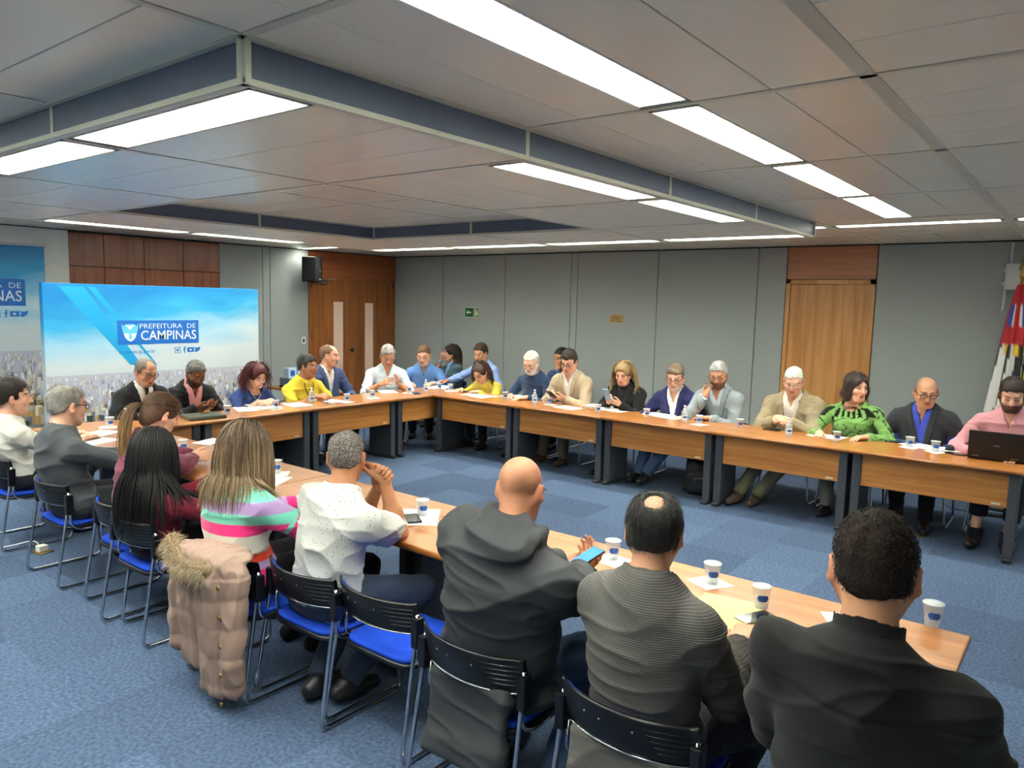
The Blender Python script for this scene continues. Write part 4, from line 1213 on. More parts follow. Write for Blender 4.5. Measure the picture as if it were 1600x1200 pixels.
        N = vnormals(V, F)
        sd, at_, ad = armcoord(V)
        am = spec.get('folds', .007)
        dsp = folds(V, am, seed * 10 + 3, spec.get('ff', 20))
        onarm = np.clip((.085 - ad) / .03, 0, 1) * (at_ > .2)
        dsp = dsp + onarm * .0045 * np.sin(at_ * 26 + 3 * nz3(V, 14, seed + 8)) * np.exp(-((at_ - 1.0) / .35) ** 2)
        x, y, t = tor(V)
        if spec.get('yoke'):
            o = V - NB; dsp = dsp - .005 * np.exp(-(((o @ Fc[:, 2]) + spec['yoke']) / .007) ** 2) * ((o @ Fc[:, 1]) < 0) * (onarm < .6)
        if spec.get('lapel'):
            o = V - chest; lx = np.abs(o @ Fc[:, 0]); lz = o @ Fc[:, 2]; v0, wv = cutv
            w = np.clip((lz + v0) / (v0 + .17 * s), 0, 1.2) * wv
            lw = .052 * np.clip((lz + v0) / .12, 0, 1)
            inl = (lx < w + lw) & ((o @ Fc[:, 1]) > .01) & (lz > -v0)
            dsp = np.where(inl, .007, dsp)
        V = V + N * dsp[:, None]
        col = spec['col']
        if callable(col): C = col(V, x, y, t, sd, at_, onarm)
        else: C = np.tile(np.asarray(col, float), (len(V), 1))
        C = C * (1 + .04 * nz3(V, 30, seed + 4))[:, None]
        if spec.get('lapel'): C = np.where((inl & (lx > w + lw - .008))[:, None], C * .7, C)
        if coat and spec is top:
            F_ = ~(((y > .0) & (np.abs(x) < .13) & (onarm < .2)) | (t > .86) & (onarm < .2) | (at_ > 1.85) & (onarm > 0)); V = V - vnormals(V, F) * (.016 * F_)[:, None]; V, F, pick = cluster(V, F, F_, .035); C = C[pick]
        return link(name, np_mesh(name, V, F, spec.get('mat', M_CLOTH), C), None, root), fl
    fields = []
    if top:
        o, fl = clothes(top, top.get('name', 'shirt'), top.get('g', .004), top.get('sg', .003), hh=(.0115 if coat else .0092), hem=top.get('hem')); fields.append(fl)
    if coat:
        o, fl = clothes(coat, coat.get('name', 'jacket'), coat.get('g', .019), coat.get('sg', .014), coat.get('cutv'), hh=.0104, hem=coat.get('hem')); fields.append(fl)
    if legs:
        fl = Field(.019)
        fl.ell(P0 + np.array([0, 0, -.02]), None, np.array([.172 * bulk, .14, .10]) * s, k=.05)
        for sd in (-1, 1):
            fl.cap(HIP[sd], KN[sd], .088 * s * bulk ** .5, .068 * s, k=.05)
            fl.cap(KN[sd], AN[sd], .066 * s, .054 * s, k=.03)
            fl.cut(AN[sd] + nrm(KN[sd] - AN[sd]) * (.16 if ankle_skin else .015), AN[sd] - KN[sd], .1)
        V, F = fl.solve(); N = vnormals(V, F); V = V + N * folds(V, .006, seed + 70, 26)[:, None]
        link('trousers', np_mesh('trousers', V, F, M_CLOTH, np.tile(np.asarray(trousers, float), (len(V), 1)) * (1 + .06 * nz3(V, 25, 3))[:, None]), None, root)
        for sd in (-1, 1):
            fl = Field(.012); a = AN[sd]; fd = nrm(np.array([*(a - HIP[sd])[:2], 0]) * .3 + np.array([sd * .12, 1, 0])); 
            if feet and len(feet) > 2: fd = nrm(feet['dir'])
            g0 = np.array([a[0], a[1], max(a[2] - .075, 0)])
            dn = np.array([0, 0, 1.0])
            fl.cap(g0 + dn * .045 - fd * .045, g0 + dn * .05, .042, k=.02); fl.cap(g0 + dn * .045, g0 + fd * .15 + dn * .034, .043, .034, k=.03); fl.cap(a, g0 + dn * .05, .036, .044, k=.02)
            fl.cut(g0 + dn * .002, -dn, .3)
            V, F = fl.solve()
            link('shoe', np_mesh('shoe', V, F, M_SHOE, np.tile(np.asarray(shoes, float), (len(V), 1)) * np.where(V[:, 2:3] < g0[2] + .02, .6, 1.0)), None, root)
    # ------------------------------------------------ hair
    if hair:
        st = hair.get('style', 'short'); hcol = np.asarray(hair['col'], float); th = hair.get('t', .012)
        fl = Field(hair.get('h', .0078))
        E = lambda c, r, **k: fl.ell(HL(*c), Rh, np.array(r) * hs, **k)
        if st in ('short', 'crown', 'buzz', 'wave'):
            tp = hair.get('top', th)
            E((0, -.016, .038 + (tp - th) * .6), (.0775 + th * .62, .100 + th * .85, .084 + tp), k=.02)
            E((0, -.045, -.015), (.066 + th * .8, .056 + th, .055), k=.02)
            fh = hair.get('front', .085); nape = hair.get('nape', -.062)
            p1 = np.array([0, .088, fh]); p2 = np.array([0, -.095, nape]); dv = p2 - p1; nn = np.array([0, dv[2], -dv[1]]); nn = nn / np.linalg.norm(nn)
            def line(P):
                q = ((P - hc) @ Rh) / hs
                d = (q - p1) @ nn
                side = np.abs(q[:, 0])
                d = d + np.where(q[:, 1] > .02, -.2 * np.maximum(side - .03, 0) * hair.get('recede', 1.3), 0)
                burn = np.maximum(np.maximum(np.abs(q[:, 1] - .018) - .011, .066 - side), -.028 - q[:, 2])
                d = np.maximum(d, -burn)
                d = d + .006 * nz3(q, 70, seed + 42) + .004 * nz3(q, 140, seed + 40) + .0025 * nz3(q, 300, seed + 41)
                return d * hs
            # removes everything below the hairline
            fl.add(line, HL(0, 0, 0) - .3, HL(0, 0, 0) + .3, 's', .004)
            if st == 'crown' or hair.get('bald'):
                b = hair.get('bald', (0, -.03, .14, .06))
                if b[3] > 0: fl.ell(HL(b[0], b[1], b[2]), Rh, np.array([b[3], b[4] if len(b) > 4 else b[3] * 1.2, .06]) * hs, op='s', k=.01)
        elif st in ('long', 'pony', 'bob'):
            E((0, -.018, .040), (.082 + th, .104 + th, .086 + th), k=.02)
            E((0, -.055, -.03), (.072 + th, .058 + th, .075), k=.03)
            fl.ell(HL(0, .088, -.022), Rh, np.array([.062, .085, .100]) * hs, op='s', k=.012)
            if st == 'pony': fl.ell(HL(0, .02, -.09), Rh, np.array([.11, .09, .085]) * hs, op='s', k=.012)
            if st == 'bob':
                for sd in (-1, 1): E((sd * .075, -.01, -.05), (.034, .055, .075), k=.03)
                E((0, -.07, -.06), (.08, .05, .07), k=.03)
        V, F = fl.solve()
        N = vnormals(V, F)
        V = V + N * ((hair.get('rough', .003)) * nz3(V * np.array([1, 1, .6]), hair.get('rf', 95), seed + 20))[:, None]
        q = ((V - hc) @ Rh) / hs
        C = np.tile(hcol, (len(V), 1))
        if 'col2' in hair:
            w = np.clip(.5 + .9 * nz3(V * np.array([1, 1, .5]), 120, seed + 31), 0, 1)[:, None] * hair.get('mix', 1.0)
            if hair.get('salt'): w = (rng.random((len(V), 1)) < hair['salt']) * 1.0
            if hair.get('sides'): w = w * np.clip((.06 - q[:, 2:3]) / .05, .25, 1)
            C = C * (1 - w) + np.asarray(hair['col2'], float) * w
        hm = M_BUZZ if st == 'buzz' else M_HAIR
        hob = link('hair', np_mesh('hair', V, F, hm, C), None, root)
        ns = hair.get('strands', 220)
        if ns and st in ('short', 'crown', 'buzz', 'wave', 'bob'):
            i = rng.integers(0, len(V), ns); p = V[i]; n = N[i]; ok = (n @ Rh[:, 2] > -.6); i = i[ok]; p = p[ok]; n = n[ok]
            dn = -Rh[:, 2] * .7 - Rh[:, 1] * hair.get('back', .5) + rng.normal(size=(len(i), 3)) * hair.get('mess', .3)
            dn = dn - n * (dn * n).sum(1, keepdims=True); dn /= np.linalg.norm(dn, axis=1, keepdims=True) + 1e-9
            L = hair.get('len', .03) * rng.uniform(.6, 1.2, (len(i), 1, 1)); t = np.linspace(0, 1, 4)[None, :, None]
            paths = p[:, None] + n[:, None] * (.002 + hair.get('lift', .25) * L * t * (1 - .6 * t)) + dn[:, None] * L * t
            cc = C[i] * rng.uniform(.7, 1.35, (len(i), 1))
            strands('hair_strands', M_HAIR, hob, paths, hair.get('rad', .0011), cc, rng)
        if st in ('long', 'pony'):
            ns = hair.get('n', 260); K = hair.get('k', 20)
            u = rng.uniform(0, 1, ns); th_ = rng.uniform(-1, 1, ns)
            # roots over the scalp, flowing from the parting down both sides
            th_ = th_ * hair.get('az', 1.0); az = th_ * math.pi + math.pi; el = np.arcsin(np.clip(rng.uniform(-.05, 1, ns), -1, 1)); el = np.where(np.abs(th_) > .72, np.maximum(el, .62), el)
            dirs = np.stack([np.cos(el) * np.sin(az), np.cos(el) * np.cos(az), np.sin(el)], 1)
            rad3 = np.array([.082 + th, .104 + th, .086 + th]) * 1.01
            p = dirs * rad3 + np.array([0, -.018, .04])
            if st == 'pony':
                knot = np.array([0, -.122, .02])
                t = np.linspace(0, 1, K // 2)[None, :, None]
                pp = p[:, None] * (1 - t) + knot * t
                o = pp - np.array([0, -.018, .04]); ln = np.sqrt(((o / rad3) ** 2).sum(2, keepdims=True)); o = np.where(ln < 1.0, o / ln, o); pp = o + np.array([0, -.018, .04])
                W_ = hc + (pp * hs) @ Rh.T
                cur = W_[:, -1]; vel = (Rh @ np.array([0, -.8, -.15]))[None] + rng.normal(size=(ns, 3)) * .12; steps = K
            else:
                W_ = (hc + (p * hs) @ Rh.T)[:, None]
                nrm_ = dirs @ Rh.T
                vel = -Rh[:, 2][None] * .6 + (np.sign(dirs[:, :1]) * (.25 + np.abs(dirs[:, :1])) * Rh[:, 0][None]) * hair.get('side', .8) - Rh[:, 1][None] * hair.get('bk', .45) + rng.normal(size=(ns, 3)) * .05
                cur = W_[:, 0]; steps = K
            Lh = hair.get('len', .4) * rng.uniform(.82, 1.05, (ns, 1)); g = hair.get('grav', .35)
            out = [W_[:, i] for i in range(W_.shape[1])]
            coll = fields + [fl] if st == 'long' else fields
            mg0 = .004 + rng.random(ns) ** 1.5 * hair.get('layer', .012)
            vel = vel / np.linalg.norm(vel, axis=1, keepdims=True)
            for i in range(steps):
                vel = vel + np.array([0, 0, -g]) + rng.normal(size=vel.shape) * hair.get('wavy', .03)
                vel /= np.linalg.norm(vel, axis=1, keepdims=True)
                cur = cur + vel * Lh / steps
                for f_ in coll:
                    mg = mg0 if f_ is not fl else np.minimum(mg0, .008)
                    for _ in range(2):
                        d = f_.at(cur); bad = d < mg
                        if not bad.any(): break
                        b = cur[bad]; gr = np.stack([(f_.at(b + dx) - f_.at(b - dx)) for dx in np.eye(3) * .004], 1); gr /= np.linalg.norm(gr, axis=1, keepdims=True) + 1e-9
                        cur[bad] = b + gr * (mg[bad] - d[bad])[:, None]
                vel = cur - out[-1]; vel /= np.linalg.norm(vel, axis=1, keepdims=True) + 1e-9
                out.append(cur.copy())
            paths = np.stack(out, 1)
            n_, k_ = paths.shape[:2]
            t = np.linspace(0, 1, k_)[None, :, None]
            base = hcol * rng.uniform(.7, 1.25, (n_, 1))
            tip = np.asarray(hair.get('tip', hcol), float) * rng.uniform(.8, 1.15, (n_, 1))
            m_ = np.clip((t - hair.get('tip0', .3)) / .4, 0, 1) * rng.uniform(.3, 1, (n_, 1, 1))
            cc = base[:, None] * (1 - m_) + tip[:, None] * m_
            cc = np.repeat(cc[:, :, None], 3, 2).reshape(n_, -1, 3)
            strands('hair_strands', M_HAIR, hob, paths, hair.get('rad', .0045) * rng.uniform(.6, 1.2, n_), cc, rng)
            if st == 'pony':
                tp_ = HL(*knot); MB().lathe([(.014, -.008), (.02, 0), (.014, .008)], 12, Matrix.Translation(tuple(tp_)) @ Matrix.Rotation(math.pi / 2, 4, 'X')).build('hair_tie', M_BLACK, hob, smooth=True)
    if beard and len(beard) > 3:
        fl = Field(.006); fl.ell(HL(0, .035, -.075), Rh, np.array([.062, .062, .058]) * hs); fl.ell(HL(0, .095, -.06), Rh, np.array([.024, .03, .012]) * hs, op='s', k=.004)
        fl.cap(HL(-.022, .094, -.045), HL(.022, .094, -.045), .007 * hs, k=.006)
        fl.cut(HL(0, 0, -.035), Rh @ np.array([0, -.35, 1.0]), .2)
        V, F = fl.solve(); V = V + vnormals(V, F) * (.003 * nz3(V, 150, 7))[:, None]
        link('beard', np_mesh('beard', V, F, M_HAIR, np.tile(np.asarray(beard[0], float), (len(V), 1))), None, root)
    # ------------------------------------------------ accessories
    if glasses:
        gm = M_GLASSM if glasses == 'metal' else M_GLASS; r = .0014 if glasses == 'metal' else .0024
        fr = MB(); ln = MB()
        for q in (-1, 1):
            pts = [HL(q * .032 + .0245 * math.copysign(abs(math.cos(a)) ** .7, math.cos(a)), .104 - .15 * abs(q * .032 + .0245 * math.cos(a)) ** 1.2, .008 + .0175 * math.copysign(abs(math.sin(a)) ** .7, math.sin(a))) for a in np.linspace(0, 2 * math.pi, 18)[:-1]]
            fr.tube(pts, r * hs, 5, closed=True)
            ln.add(pts, [tuple(range(len(pts)))])
            fr.tube([HL(q * .056, .099, .014), HL(q * .076, .085, .014), HL(q * .083, .0, .014), HL(q * .080, -.015, .002)], r * hs, 5)
        fr.tube([HL(-.009, .108, .012), HL(0, .11, .015), HL(.009, .108, .012)], r * hs, 5)
        go = fr.build('spectacles', gm, root, smooth=True)
        ln.build('lens', M_LENS, go)
    if tie is not None:
        pts = []
        vs = []; fs = []
        for dz_, w in ((.05, .016), (.025, .021), (-.005, .015), (-.07, .022), (-.15, .03), (-.26, .037)):
            c = NB + Fc @ np.array([0, .075, dz_])
            for _ in range(40):
                if fields[0].at(c[None])[0] < .012: c = c + Fc[:, 1] * .004
                else: break
            for _ in range(40):
                if fields[0].at(c[None])[0] > .016: c = c - Fc[:, 1] * .003
                else: break
            vs += [c - rt * w, c + Fc[:, 1] * .006, c + rt * w]
        fs = [(i * 3 + j, i * 3 + j + 1, i * 3 + j + 4, i * 3 + j + 3) for i in range(5) for j in range(2)]
        MB().add(vs, fs).build('tie', mat('tie_%d' % seed, tie, rough=.5), root)
    if necklace is not None or lanyard is not None:
        fl = fields[0]; pts = []
        lo = .18 if lanyard is not None else .10
        for a in np.linspace(-1, 1, 25):
            x = .062 * math.sin(a * math.pi / 2); dz = -lo * (1 - abs(a)) - .0
            p = NB + Fc @ np.array([x, .09 * (1 - a * a) + .02, .03 + dz]); 
            for _ in range(25):
                if fl.at(p[None])[0] < .006: p = p + Fc[:, 1] * .006
                else: break
            for _ in range(30):
                if fl.at(p[None])[0] > .008 and abs(a) < .9: p = p - Fc[:, 1] * .004
                else: break
            pts.append(p)
        MB().tube(pts, .004 if lanyard is None else .005, 6).build('necklace' if lanyard is None else 'lanyard', mat('cord_%d' % seed, necklace or lanyard, rough=.5), root, smooth=True)
    PEOPLE.append(root)
    return dict(root=root, ARM=ARM, HL=HL, Rh=Rh, hc=hc, NB=NB, fields=fields, spine=spine, Fc=Fc, P0=P0)
# ================================================================== THE PEOPLE OF THE MEETING
FAIR = (222, 170, 144); MIDS = (200, 146, 116); TAN = (172, 118, 86); BROWN = (134, 88, 62)
def seat_person(px, plane, val, rz, ly, lx=0.0, chair=None, **kw):
    """head pixel + the plane its depth is known from; ly,lx: head ahead of / right of the hips"""
    Hd = onx(*px, val) if plane == 'x' else ony(*px, val)
    c, s_ = math.cos(rz), math.sin(rz)
    off = (c * lx - s_ * ly, s_ * lx + c * ly)
    loc = (Hd[0] - off[0], Hd[1] - off[1], 0)
    r = person(loc=loc, rz=rz, hc=(lx, ly, Hd[2]), **kw)
    r['loc'] = loc
    if chair:
        cy_ = .05
        put_chair(loc[0] - s_ * cy_ + (chair[2] if len(chair) > 2 else 0), loc[1] + c * cy_, rz, chair[0], chair[1])
    return r
PI = math.pi
GL, GB, GN, G2 = 'people along the left tables', 'people along the back tables', 'people along the near tables', 'people in the second row by the back wall'
CG = 'black and blue stacking chairs'
WS = dict(name='shirt', col=(232, 233, 232), collar=.032)
def suit(col, v=.15, w=.085, **k): return dict(name='jacket', col=col, cutv=(v, w), lapel=True, **k)

# ---- left tables, facing +X
RL = -PI / 2
seat_person((228, 582), 'x', -7.02, RL, .14, label='man in black suit, white shirt and dark tie with glasses before the banner', group=GL, hyaw=6, hpitch=22, skin=MIDS, s=1.04, bulk=1.08,
            hair=dict(style='short', col=(120, 112, 106), t=.006, bald=(0, .085, .105, .05, .075), recede=2), beard=((170, 160, 152), .55, 0), glasses='dark', top=WS, coat=suit((34, 35, 38)), tie=(22, 22, 26), seed=11,
            arms={-1: dict(p=(-.14, .38, .735)), 1: dict(p=(.16, .36, .735))}, chair=('stacking chair of the man in the black suit and tie', CG))
seat_person((306, 584), 'x', -7.0, RL, .15, label='man in black jacket over pink shirt bending over his phone', group=GL, hyaw=0, hpitch=34, skin=BROWN, s=1.02, bulk=1.05,
            hair=dict(style='short', col=(74, 72, 70), t=.007, col2=(112, 110, 106)), beard=((48, 38, 34), .75, 1), glasses='metal', top=dict(name='shirt', col=(214, 152, 158), collar=.03), coat=dict(name='jacket', col=(30, 31, 35), cutv=(.2, .07), openlow=.02), seed=12,
            arms={-1: dict(p=(-.06, .33, .77), dir=(.5, .8, .1), n=(0, -.5, .8), curl=.6), 1: dict(p=(.08, .33, .77), dir=(-.5, .8, .1), n=(0, -.5, .8), curl=.6)}, chair=('stacking chair of the man in the pink shirt', CG))
seat_person((401, 588), 'x', -6.98, RL, .17, label='woman with burgundy hair, glasses and blue cardigan at the left table', group=GL, hyaw=2, hpitch=24, skin=FAIR, s=.99, bulk=1.08, fem=True,
            hair=dict(style='long', col=(86, 34, 38), tip=(112, 44, 46), len=.25, n=280, k=12, rad=.0042, wavy=.16, t=.02, az=.62), glasses='metal', top=dict(name='cardigan', col=(50, 68, 120), neck=.03, sleeve='34'), necklace=(214, 204, 190), seed=13,
            arms={-1: dict(p=(-.05, .36, .76), dir=(.7, .6, 0), n=(.2, -.3, -.9), curl=.7), 1: dict(p=(.1, .34, .755), dir=(-.6, .8, 0), n=(-.2, -.3, -.9), curl=.6)}, chair=('stacking chair of the woman with burgundy hair', CG))
seat_person((481, 573), 'x', -7.05, RL, .12, label='man in bright yellow t-shirt with black lanyard at the left table', group=GL, hyaw=26, hpitch=4, eyes='open', skin=TAN, s=1.05, bulk=1.2, belly=.06,
            hair=dict(style='short', col=(36, 32, 30), t=.012, top=.018, col2=(84, 80, 78), mix=.5), glasses='metal', top=dict(name='t_shirt', col=(214, 190, 62), sleeve='short', folds=.009), lanyard=(24, 24, 26), seed=14, trousers=(56, 66, 88),
            arms={-1: dict(p=(-.06, .37, .755), dir=(.8, .5, 0), n=(.2, -.3, -.9), curl=.7), 1: dict(p=(.1, .36, .755), dir=(-.7, .7, 0), n=(-.2, -.3, -.9), curl=.7)}, chair=('stacking chair of the man in the yellow t-shirt', CG))
seat_person((515, 556), 'x', -7.30, RL, .06, label='balding man in blue blazer and open white shirt sitting upright', group=GL, hyaw=34, hpitch=6, eyes='open', skin=FAIR, s=1.06, bulk=1.08,
            hair=dict(style='short', col=(128, 96, 78), t=.004, bald=(0, .08, .105, .055, .09), recede=2.5), beard=((150, 112, 92), .4, 1), top=WS, coat=suit((66, 82, 122), .2, .08), seed=15,
            arms={-1: dict(p=(-.12, .32, .66)), 1: dict(p=(.14, .32, .66))}, chair=('stacking chair of the man in the blue blazer', CG))
seat_person((606, 557), 'x', -7.05, math.radians(-122), .14, label='grey-haired man in pale shirt gesturing with both hands at the corner', group=GL, hyaw=0, hpitch=26, skin=MIDS, s=1.05, bulk=1.14,
            hair=dict(style='short', col=(134, 130, 124), t=.013, top=.022, col2=(176, 172, 166), strands=260, len=.03), glasses='metal', top=dict(name='shirt', col=(206, 218, 230), collar=.032, sleeve='rolled', folds=.009), seed=16,
            arms={-1: dict(p=(-.10, .32, .80), dir=(.25, .75, .55), n=(.9, -.2, -.1), curl=.25, spread=1.25), 1: dict(p=(.12, .34, .80), dir=(-.6, .6, .35), n=(-.7, -.3, -.3), curl=.3, spread=1.2)}, chair=('stacking chair of the gesturing grey-haired man', CG))
seat_person((662, 556), 'y', 7.28, math.radians(-142), .10, label='man in mid-blue shirt with glasses in the far corner', group=GB, hyaw=-6, hpitch=18, skin=FAIR, s=1.08, bulk=1.12,
            hair=dict(style='short', col=(112, 84, 62), t=.008, top=.014, strands=200, len=.025), glasses='metal', top=dict(name='shirt', col=(96, 132, 190), collar=.032, folds=.009), seed=17,
            arms={-1: dict(p=(-.16, .30, .735)), 1: dict(p=(.18, .30, .735))}, chair=('stacking chair of the man in the mid-blue shirt', CG))
# ---- second row by the wall
seat_person((704, 552), 'y', 8.12, math.radians(150), .03, label='woman in dark denim jacket resting her chin on her hand', group=G2, hyaw=-2, hpitch=6, eyes='open', skin=MIDS, s=1.0, fem=True,
            hair=dict(style='long', col=(52, 40, 34), tip=(96, 70, 48), len=.26, n=180, k=12, rad=.004, az=.6), top=dict(name='shirt', col=(112, 152, 206)), coat=dict(name='jacket', col=(72, 92, 104), cutv=(.2, .06), openlow=.02, sg=.01, g=.014), seed=18,
            arms={1: dict(p=(.02, .16, .97), dir=(-.1, .1, 1), n=(0, -1, .2), curl=1.0, pole=(.3, .7, -1)), -1: dict(p=(-.05, .25, .66))}, chair=('stacking chair of the woman in denim by the back wall', CG))
seat_person((751, 552), 'y', 7.72, math.radians(172), .12, label='man in light blue shirt behind the woman in yellow', group=G2, hyaw=10, hpitch=22, skin=MIDS, s=1.04, bulk=1.1,
            hair=dict(style='short', col=(64, 46, 36), t=.010, top=.014, strands=150, len=.025, front=.088), top=dict(name='shirt', col=(140, 164, 214), collar=.03), seed=19,
            arms={1: dict(p=(.34, .42, .75), dir=(.3, .9, 0), n=(0, 0, -1), pole=(.8, -.2, -.3)), -1: dict(p=(-.16, .25, .64))}, chair=('stacking chair behind the woman in yellow', CG))
seat_person((877, 560), 'y', 8.0, PI, .05, label='dark-haired man in navy shirt half hidden behind the beige blazer', group=G2, hyaw=-10, hpitch=10, skin=TAN, s=1.04,
            hair=dict(style='short', col=(24, 22, 22), t=.010, top=.014), top=dict(name='shirt', col=(56, 74, 112), collar=.03), seed=20,
            arms={-1: dict(p=(-.03, .17, 1.0), dir=(.1, -.1, 1), n=(0, -1, .2), curl=1.0, pole=(-.4, .6, -1)), 1: dict(p=(.1, .3, .62))}, chair=('stacking chair behind the navy sweater by the back wall', CG))
# ---- back tables, facing -Y
seat_person((751, 582), 'y', 7.12, PI, .30, label='woman in yellow cardigan bending low to write', group=GB, hyaw=4, hpitch=36, skin=FAIR, s=.99, bulk=1.05, fem=True,
            hair=dict(style='long', col=(70, 52, 44), tip=(50, 38, 34), len=.26, n=260, k=12, rad=.004, t=.010, az=.5), glasses='dark', top=dict(name='cardigan', col=(210, 188, 78), neck=.012, mat=M_KNIT), seed=21,
            arms={1: dict(p=(.19, .44, .735), dir=(-.1, 1, 0), curl=.7), -1: dict(p=(-.08, .42, .73), dir=(.8, .5, 0), curl=.5)}, chair=('stacking chair of the woman in yellow', CG))
seat_person((830, 567), 'y', 7.18, PI, .16, label='man with white hair and white beard in navy sweater', group=GB, hyaw=10, hpitch=24, skin=FAIR, s=1.08, bulk=1.2, belly=.06,
            hair=dict(style='short', col=(216, 214, 208), t=.009, bald=(0, .03, .135, .055), strands=200, len=.025, recede=2), beard=((226, 224, 218), .9, 2, 1), brow=(200, 196, 190), glasses='metal', top=dict(name='sweater', col=(44, 62, 94), mat=M_KNIT), seed=22,
            arms={1: dict(p=(.14, .36, .735)), -1: dict(p=(-.10, .37, .735))}, chair=('stacking chair of the white-bearded man', CG))
p10 = seat_person((889, 566), 'y', 7.16, PI, .16, label='dark-haired man in beige blazer reading his phone', group=GB, hyaw=10, hpitch=24, skin=FAIR, s=1.07, bulk=1.1,
            hair=dict(style='short', col=(48, 38, 32), t=.013, top=.02, strands=260, len=.028), glasses='dark', top=WS, coat=suit((176, 158, 134), .14, .08, folds=.009), seed=23, trousers=(96, 84, 70), shoes=(70, 48, 34), feet={-1: (-.05, .30, .075), 1: (.22, .34, .075)},
            arms={1: dict(p=(.12, .30, .765), dir=(-.45, .85, .2), n=(-.5, -.2, .8), curl=.7), -1: dict(p=(-.03, .30, .765), dir=(.5, .8, .2), n=(.5, -.2, .8), curl=.7)}, chair=('stacking chair of the man in the beige blazer', CG))
p11 = seat_person((974, 584), 'y', 7.20, PI, .13, label='blonde woman in black blazer holding a light blue phone', group=GB, hyaw=8, hpitch=22, skin=FAIR, s=1.0, fem=True,
            hair=dict(style='long', col=(150, 122, 84), tip=(214, 188, 142), len=.30, n=300, k=12, rad=.0038, tip0=.2, t=.010, az=.62), top=dict(name='blouse', col=(40, 40, 42)), coat=dict(name='blazer', col=(32, 32, 33), cutv=(.15, .075), lapel=True, g=.014, sg=.011), seed=24,
            arms={1: dict(p=(.09, .27, .78), dir=(-.3, .8, .45), n=(-.7, -.2, .5), curl=.7), -1: dict(p=(-.05, .27, .77), dir=(.6, .7, .35), n=(.5, -.2, .7), curl=.6)}, chair=('stacking chair of the blonde woman', CG))
seat_person((1055, 590), 'y', 7.22, PI, .14, label='man in navy blazer and white open shirt with grey goatee', group=GB, hyaw=14, hpitch=20, skin=FAIR, s=1.07, bulk=1.12, belly=.03,
            hair=dict(style='short', col=(104, 86, 70), t=.011, top=.016, col2=(140, 124, 106), strands=260, len=.028), beard=((196, 186, 176), .6, 0), glasses='dark', top=WS, coat=suit((46, 48, 92), .2, .085), seed=25, trousers=(74, 96, 128), shoes=(34, 33, 33), feet={-1: (.10, .52, .10), 1: (.22, .46, .08)},
            arms={1: dict(p=(.24, .30, .70)), -1: dict(p=(-.16, .3, .70))}, chair=('stacking chair of the man in the navy blazer', CG))
seat_person((1122, 587), 'y', 7.22, PI, .15, label='silver-haired man in grey suit with fist at his chin', group=GB, hyaw=12, hpitch=18, skin=MIDS, s=1.05, bulk=1.08,
            hair=dict(style='short', col=(150, 150, 148), t=.009, top=.016, col2=(186, 186, 184), strands=260, len=.025), beard=((70, 58, 50), .65, 1), glasses='dark', top=dict(name='shirt', col=(198, 212, 228), collar=.03), coat=suit((140, 150, 156), .17, .08), seed=26,
            arms={1: dict(p=(.075, .27, .955), dir=(-.25, -.12, 1), n=(-.3, -1, 0), curl=1.25, pole=(.5, .5, -1)), -1: dict(p=(.02, .30, .735), dir=(1, .2, 0), curl=.4)}, chair=('stacking chair of the silver-haired man', CG))
seat_person((1240, 596), 'y', 7.28, PI, .10, label='white-haired man in tan jacket with hands clasped', group=GB, hyaw=10, hpitch=24, skin=FAIR, s=1.06, bulk=1.22,
            hair=dict(style='short', col=(214, 212, 206), t=.007, top=.010, recede=1.6, strands=150, len=.018), brow=(180, 172, 166), glasses='metal', top=dict(name='shirt', col=(224, 214, 204), collar=.03), coat=dict(name='jacket', col=(150, 136, 110), cutv=(.2, .07), openlow=.02, folds=.011, g=.024, sg=.02, collar=.03), seed=27, trousers=(112, 112, 88), shoes=(84, 66, 54), feet={-1: (.16, .50, .075), 1: (.30, .60, .085)},
            arms={1: dict(p=(.09, .28, .79), dir=(-.75, .5, .1), n=(-.3, -.3, -.6), curl=1.0), -1: dict(p=(-.03, .29, .80), dir=(.75, .5, .1), n=(.2, -.5, -.6), curl=1.0)}, chair=('stacking chair of the man in the tan jacket', CG))
def leafprint(V, x, y, t, sd, at_, onarm):
    g = np.array([122, 168, 96.0]); k = np.array([26, 32, 22.0])
    w = nz3(V * np.array([1, 1, .8]), 50, 91); w2 = nz3(V, 95, 92)
    m = ((np.abs(w) < .13) & (w2 > -.3)) | ((t > .80) & (t < .97) & (y > .03) & (np.sin(np.arctan2(x, y) * 16) > -.1))
    return np.where(m[:, None], k, g)
seat_person((1338, 606), 'y', 7.28, PI, .06, label='woman in green leaf-print dress with short dark curly hair', group=GB, hyaw=48, hpitch=6, eyes='open', skin=FAIR, s=1.02, bulk=1.2, fem=True,
            hair=dict(style='bob', col=(58, 46, 42), t=.016, rough=.010, rf=70, strands=500, len=.035, mess=1.0, lift=.5), top=dict(name='dress', col=leafprint, neck=.03, h=.0082), seed=28, trousers=(120, 122, 116),
            arms={1: dict(p=(.22, .33, .735), dir=(-.2, .9, 0), curl=.8), -1: dict(p=(-.16, .27, .735), dir=(.5, .8, 0))}, chair=('stacking chair of the woman in the green dress', CG))
seat_person((1447, 613), 'y', 7.28, PI, .10, label='bald man in charcoal blazer and bright blue shirt', group=GB, hyaw=20, hpitch=18, skin=MIDS, s=1.06, bulk=1.16,
            scalp=((112, 88, 76), .5), glasses='dark', top=dict(name='shirt', col=(70, 84, 190), collar=.032), coat=suit((54, 56, 60), .2, .085), seed=29, trousers=(24, 24, 28),
            arms={1: dict(p=(.2, .2, .66)), -1: dict(p=(-.2, .2, .66))}, chair=('stacking chair of the bald man in charcoal', CG))
